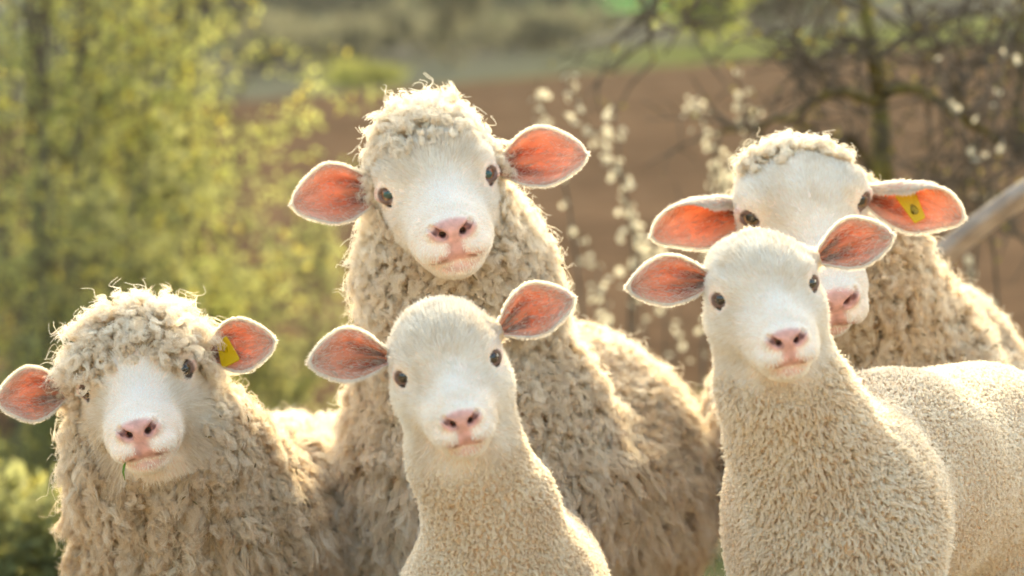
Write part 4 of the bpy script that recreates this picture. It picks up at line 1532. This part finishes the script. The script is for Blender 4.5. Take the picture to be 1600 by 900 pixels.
EX.update(mask=e_mask, curl=.0055, len=lambda x, y, z, P: np.where((z > .0) & (y < .14), .034, .034),
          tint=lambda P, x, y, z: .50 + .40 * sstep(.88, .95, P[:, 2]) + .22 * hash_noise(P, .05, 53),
          face_len=lambda x, y, z: .008 + 0 * x, whorl=(0, -.02, 0))
lop, lop_ears, _ = build_sheep(
    'sheep', (.66, 4.8), at(1259, 325, 4.1), rot(5, 33, 9), 1.13,
    neck=[((.435, 4.20, .86), (.49, 4.36, .77), .085, .115, .05), ((.49, 4.36, .77), (.56, 4.55, .62), .13, .19, .06)],
    trunk=[((.575, 4.62, .50), (.61, 4.80, .50), .24, .262, .08), ((.61, 4.80, .50), (.74, 5.25, .46), .262, .25, .05)],
    legs=leg4(.58, 4.62, .74, 5.25, .40, .11, .11, (.35, 1)),
    ears=[dict(base=at(1172, 322, 4.17), tip=at(1021, 368, 4.13), width=.100, face=(.1, -1, -.15), curl=.9, droop=.16, fold=2.3, point=.9),
          dict(base=at(1352, 300, 4.17), tip=at(1503, 340, 4.13), width=.100, face=(-.1, -1, -.15), curl=.9, droop=.16, fold=2.3, point=.9)],
    wool=EX, iris=(.22, .13, .06), lid=.66, muzzle_w=.95, crown=.52, crown_z=-.006, crown_w=.75, crown_back=.66, cheek=.85)
tag(lop, 'lop-eared ewe at right with a yellow ear tag, muzzle partly behind the lamb', 'sheep', 'sheep in the flock')


# --- lambs
def lamb_mask(tuft):
    def f(x, y, z, V):
        nz = .010 * hash_noise(V, .012, 14)
        body = np.maximum(sstep(.070, .140, y + nz), sstep(-.105, -.160, z + .45 * np.clip(-.04 - y, 0, 1) + nz) * sstep(-.13, -.09, y))
        if tuft:
            body = np.maximum(body, sstep(.072, .082, z + nz) * sstep(.03, .05, y) * (1 - sstep(.045, .06, x)))
        return body * sstep(.24, .32, V[:, 2])
    return f


AX = dict(
    mask=lamb_mask(False), under=(.66, .50, .36), spacing=.0037, ns=10, seg=6, spread=.0019, curl=.0017, turns=1.1, lean=.25,
    rad=.00032, tip=.55, frizz=.0005, bunch=.016, gather=1.1, wob=1.6, len=lambda x, y, z, P: np.full(len(P), .0072),
    tint=lambda P, x, y, z: .58 + .25 * hash_noise(P, .04, 54) + .15 * hash_noise(P, .012, 55), mat=M_LAMB_WOOL, face_n=620000, face_rad=.8,
    face_len=lambda x, y, z: .0085 + .004 * sstep(.03, .08, z))
lamb1, _, _ = build_sheep(
    'sheep', (.0, 3.75), at(700, 573, 3.35), rot(2.5, 14, 12.4), .75,
    neck=[((-.064, 3.395, .630), (-.056, 3.395, .565), .060, .060, .03), ((-.056, 3.395, .565), (-.025, 3.46, .48), .060, .074, .03)],
    trunk=[((-.025, 3.47, .49), (-.012, 3.545, .36), .072, .108, .05), ((-.012, 3.545, .36), (-.008, 3.65, .345), .112, .124, .06), ((-.008, 3.65, .345), (.01, 3.93, .35), .124, .118, .05)],
    legs=leg4(-.005, 3.56, .02, 3.95, .31, .062, .07, (.04, 1), .62),
    ears=[dict(base=at(604, 560, 3.39), tip=at(486, 566, 3.37), width=.060, face=(.15, -1, .10), curl=1.0, droop=.14),
          dict(base=at(786, 514, 3.39), tip=at(893, 466, 3.37), width=.060, face=(-.15, -1, .08), curl=1.0, droop=.10)],
    wool=AX, iris=(.060, .030, .014), eye_r=.0164, fine=.0023, muzzle_w=.98, crown=.94, lid=.68, eye_w=.0174)
tag(lamb1, 'young white lamb in front at centre with short smooth wool and wide red ears', 'lamb', 'sheep in the flock')

BX = dict(AX)
BX.update(mask=lamb_mask(True), len=lambda x, y, z, P: np.where(z > .05, .012, np.where(y < .06, .014, .0072 - .002 * sstep(.5, .6, P[:, 0]))))
lamb2, _, _ = build_sheep(
    'sheep', (.5, 3.8), at(1196, 454, 3.35), rot(3, 12, 10.3), .755,
    neck=[((.307, 3.395, .715), (.318, 3.405, .655), .060, .064, .03), ((.318, 3.405, .655), (.352, 3.47, .575), .064, .082, .03)],
    trunk=[((.352, 3.48, .585), (.405, 3.56, .47), .082, .128, .06), ((.405, 3.56, .47), (.41, 3.58, .37), .130, .125, .05), ((.42, 3.62, .50), (.50, 3.75, .505), .118, .136, .035), ((.50, 3.75, .505), (.66, 4.0, .508), .136, .144, .04)],
    legs=leg4(.40, 3.58, .63, 3.98, .42, .065, .08, (.55, .8), .7),
    ears=[dict(base=at(1106, 438, 3.39), tip=at(984, 449, 3.37), width=.055, face=(.15, -1, .0), curl=1.15, droop=.10),
          dict(base=at(1282, 402, 3.39), tip=at(1392, 368, 3.37), width=.056, face=(-.15, -1, .0), curl=1.15, droop=.10)],
    wool=BX, iris=(.06, .035, .02), eye_r=.0162, fine=.0023, muzzle_w=1.0, crown=.80, lid=.68, eye_w=.0174)
tag(lamb2, 'white lamb in front at right with a small tuft on its poll, body turned sideways', 'lamb', 'sheep in the flock')

ear_tag(shaggy, shaggy_ears[1], .30, .44, (.0150, .020, .0024), .25, (-.5, 0, .1), M_TAG, M_TAG)
ear_tag(lop, lop_ears[1], .48, .36, (.0150, .025, .0024), -2.35, (0, -.4, .3), M_TAG, M_TAG_DARK)
rr = np.random.default_rng(12)
for who, n_, box in ((tall, 34, ((560, 330), (1080, 860), 4.0, 4.6)), (shaggy, 16, ((90, 640), (470, 880), 3.9, 4.2)), (lop, 14, ((1400, 400), (1590, 560), 4.2, 4.6))):
    fl_ = [c for c in who.children if c.name.startswith('fleece')][0]
    pts = np.zeros(len(fl_.data.points) * 3, f32)
    fl_.data.points.foreach_get('position', pts)
    pts = pts.reshape(-1, 3) + np.array(who.location)
    u_ = 800 + pts[:, 0] / pts[:, 1] * F
    v_ = 450 - (pts[:, 2] - CAM_Z) / pts[:, 1] * F
    ok = np.nonzero((u_ > box[0][0]) & (u_ < box[1][0]) & (v_ > box[0][1]) & (v_ < box[1][1]) & (pts[:, 1] < box[3]))[0]
    # the outermost strands only
    cand = ok[rr.integers(0, len(ok), n_ * 60)]
    cell = np.round(np.stack([u_[cand], v_[cand]], 1) / 40).astype(int)
    best = {}
    for c_, k_ in zip(map(tuple, cell), cand):
        if c_ not in best or pts[k_, 1] < pts[best[c_], 1]:
            best[c_] = k_
    keys = list(best.values())
    rr.shuffle(keys)
    straw_bits(who, pts[keys[:n_]] + np.array([0, -.004, 0]), rr)

# the blade of grass the shaggy ewe is chewing
c0 = shaggy_T((-.030, -.170, -.0835))
bl = np.array([c0 + (0, .004, .002), c0 + (0, -.010, -.004), c0 + (-.001, -.012, -.012), c0 + (.001, -.010, -.023)])
bw = np.array([.0012, .0016, .0014, .0003])
bv = np.concatenate([np.stack([b_ + (s_ * w_, -.0004 * abs(s_), 0) for s_ in (-1, 0, 1)]) for b_, w_ in zip(bl, bw)] + [np.stack([b_ + (s_ * w_, .0005, 0) for s_ in (-1, 0, 1)]) for b_, w_ in zip(bl, bw)])
bq = []
for r_ in range(3):
    for q_ in range(2):
        a_ = r_ * 3 + q_
        bq += [(a_, a_ + 3, a_ + 4, a_ + 1), (a_ + 12, a_ + 13, a_ + 16, a_ + 15)]
    bq += [(r_ * 3, r_ * 3 + 12, r_ * 3 + 15, r_ * 3 + 3), (r_ * 3 + 2, r_ * 3 + 5, r_ * 3 + 17, r_ * 3 + 14)]
tag(obj('grass_blade', mesh_np('grass_blade', bv - c0, np.array(bq), None, (M_GRASS_BLADE,)), None, Vector(c0)), 'short green blade of grass hanging from the mouth of the shaggy ewe', 'grass')


# ------------------------------------------------------------------ haze in the warm back light
def haze():
    m, t, out = new_mat('warm_haze')
    v = N(t, 'ShaderNodeVolumePrincipled')
    v.inputs['Color'].default_value = (.90, .90, .86, 1)
    v.inputs['Density'].default_value = .00013
    v.inputs['Anisotropy'].default_value = .35
    t.links.new(v.outputs[0], out.inputs['Volume'])
    lo, hi = np.array([-540., -70., -42.]), np.array([540., 1010., 215.])
    c = np.array([[x, y, z] for x in (0, 1) for y in (0, 1) for z in (0, 1)]) * (hi - lo) + lo
    q = [(0, 1, 3, 2), (4, 6, 7, 5), (0, 4, 5, 1), (2, 3, 7, 6), (0, 2, 6, 4), (1, 5, 7, 3)]
    tag(obj('haze', mesh_np('haze', c, np.array(q), None, (m,), False)), kind='stuff')


haze()
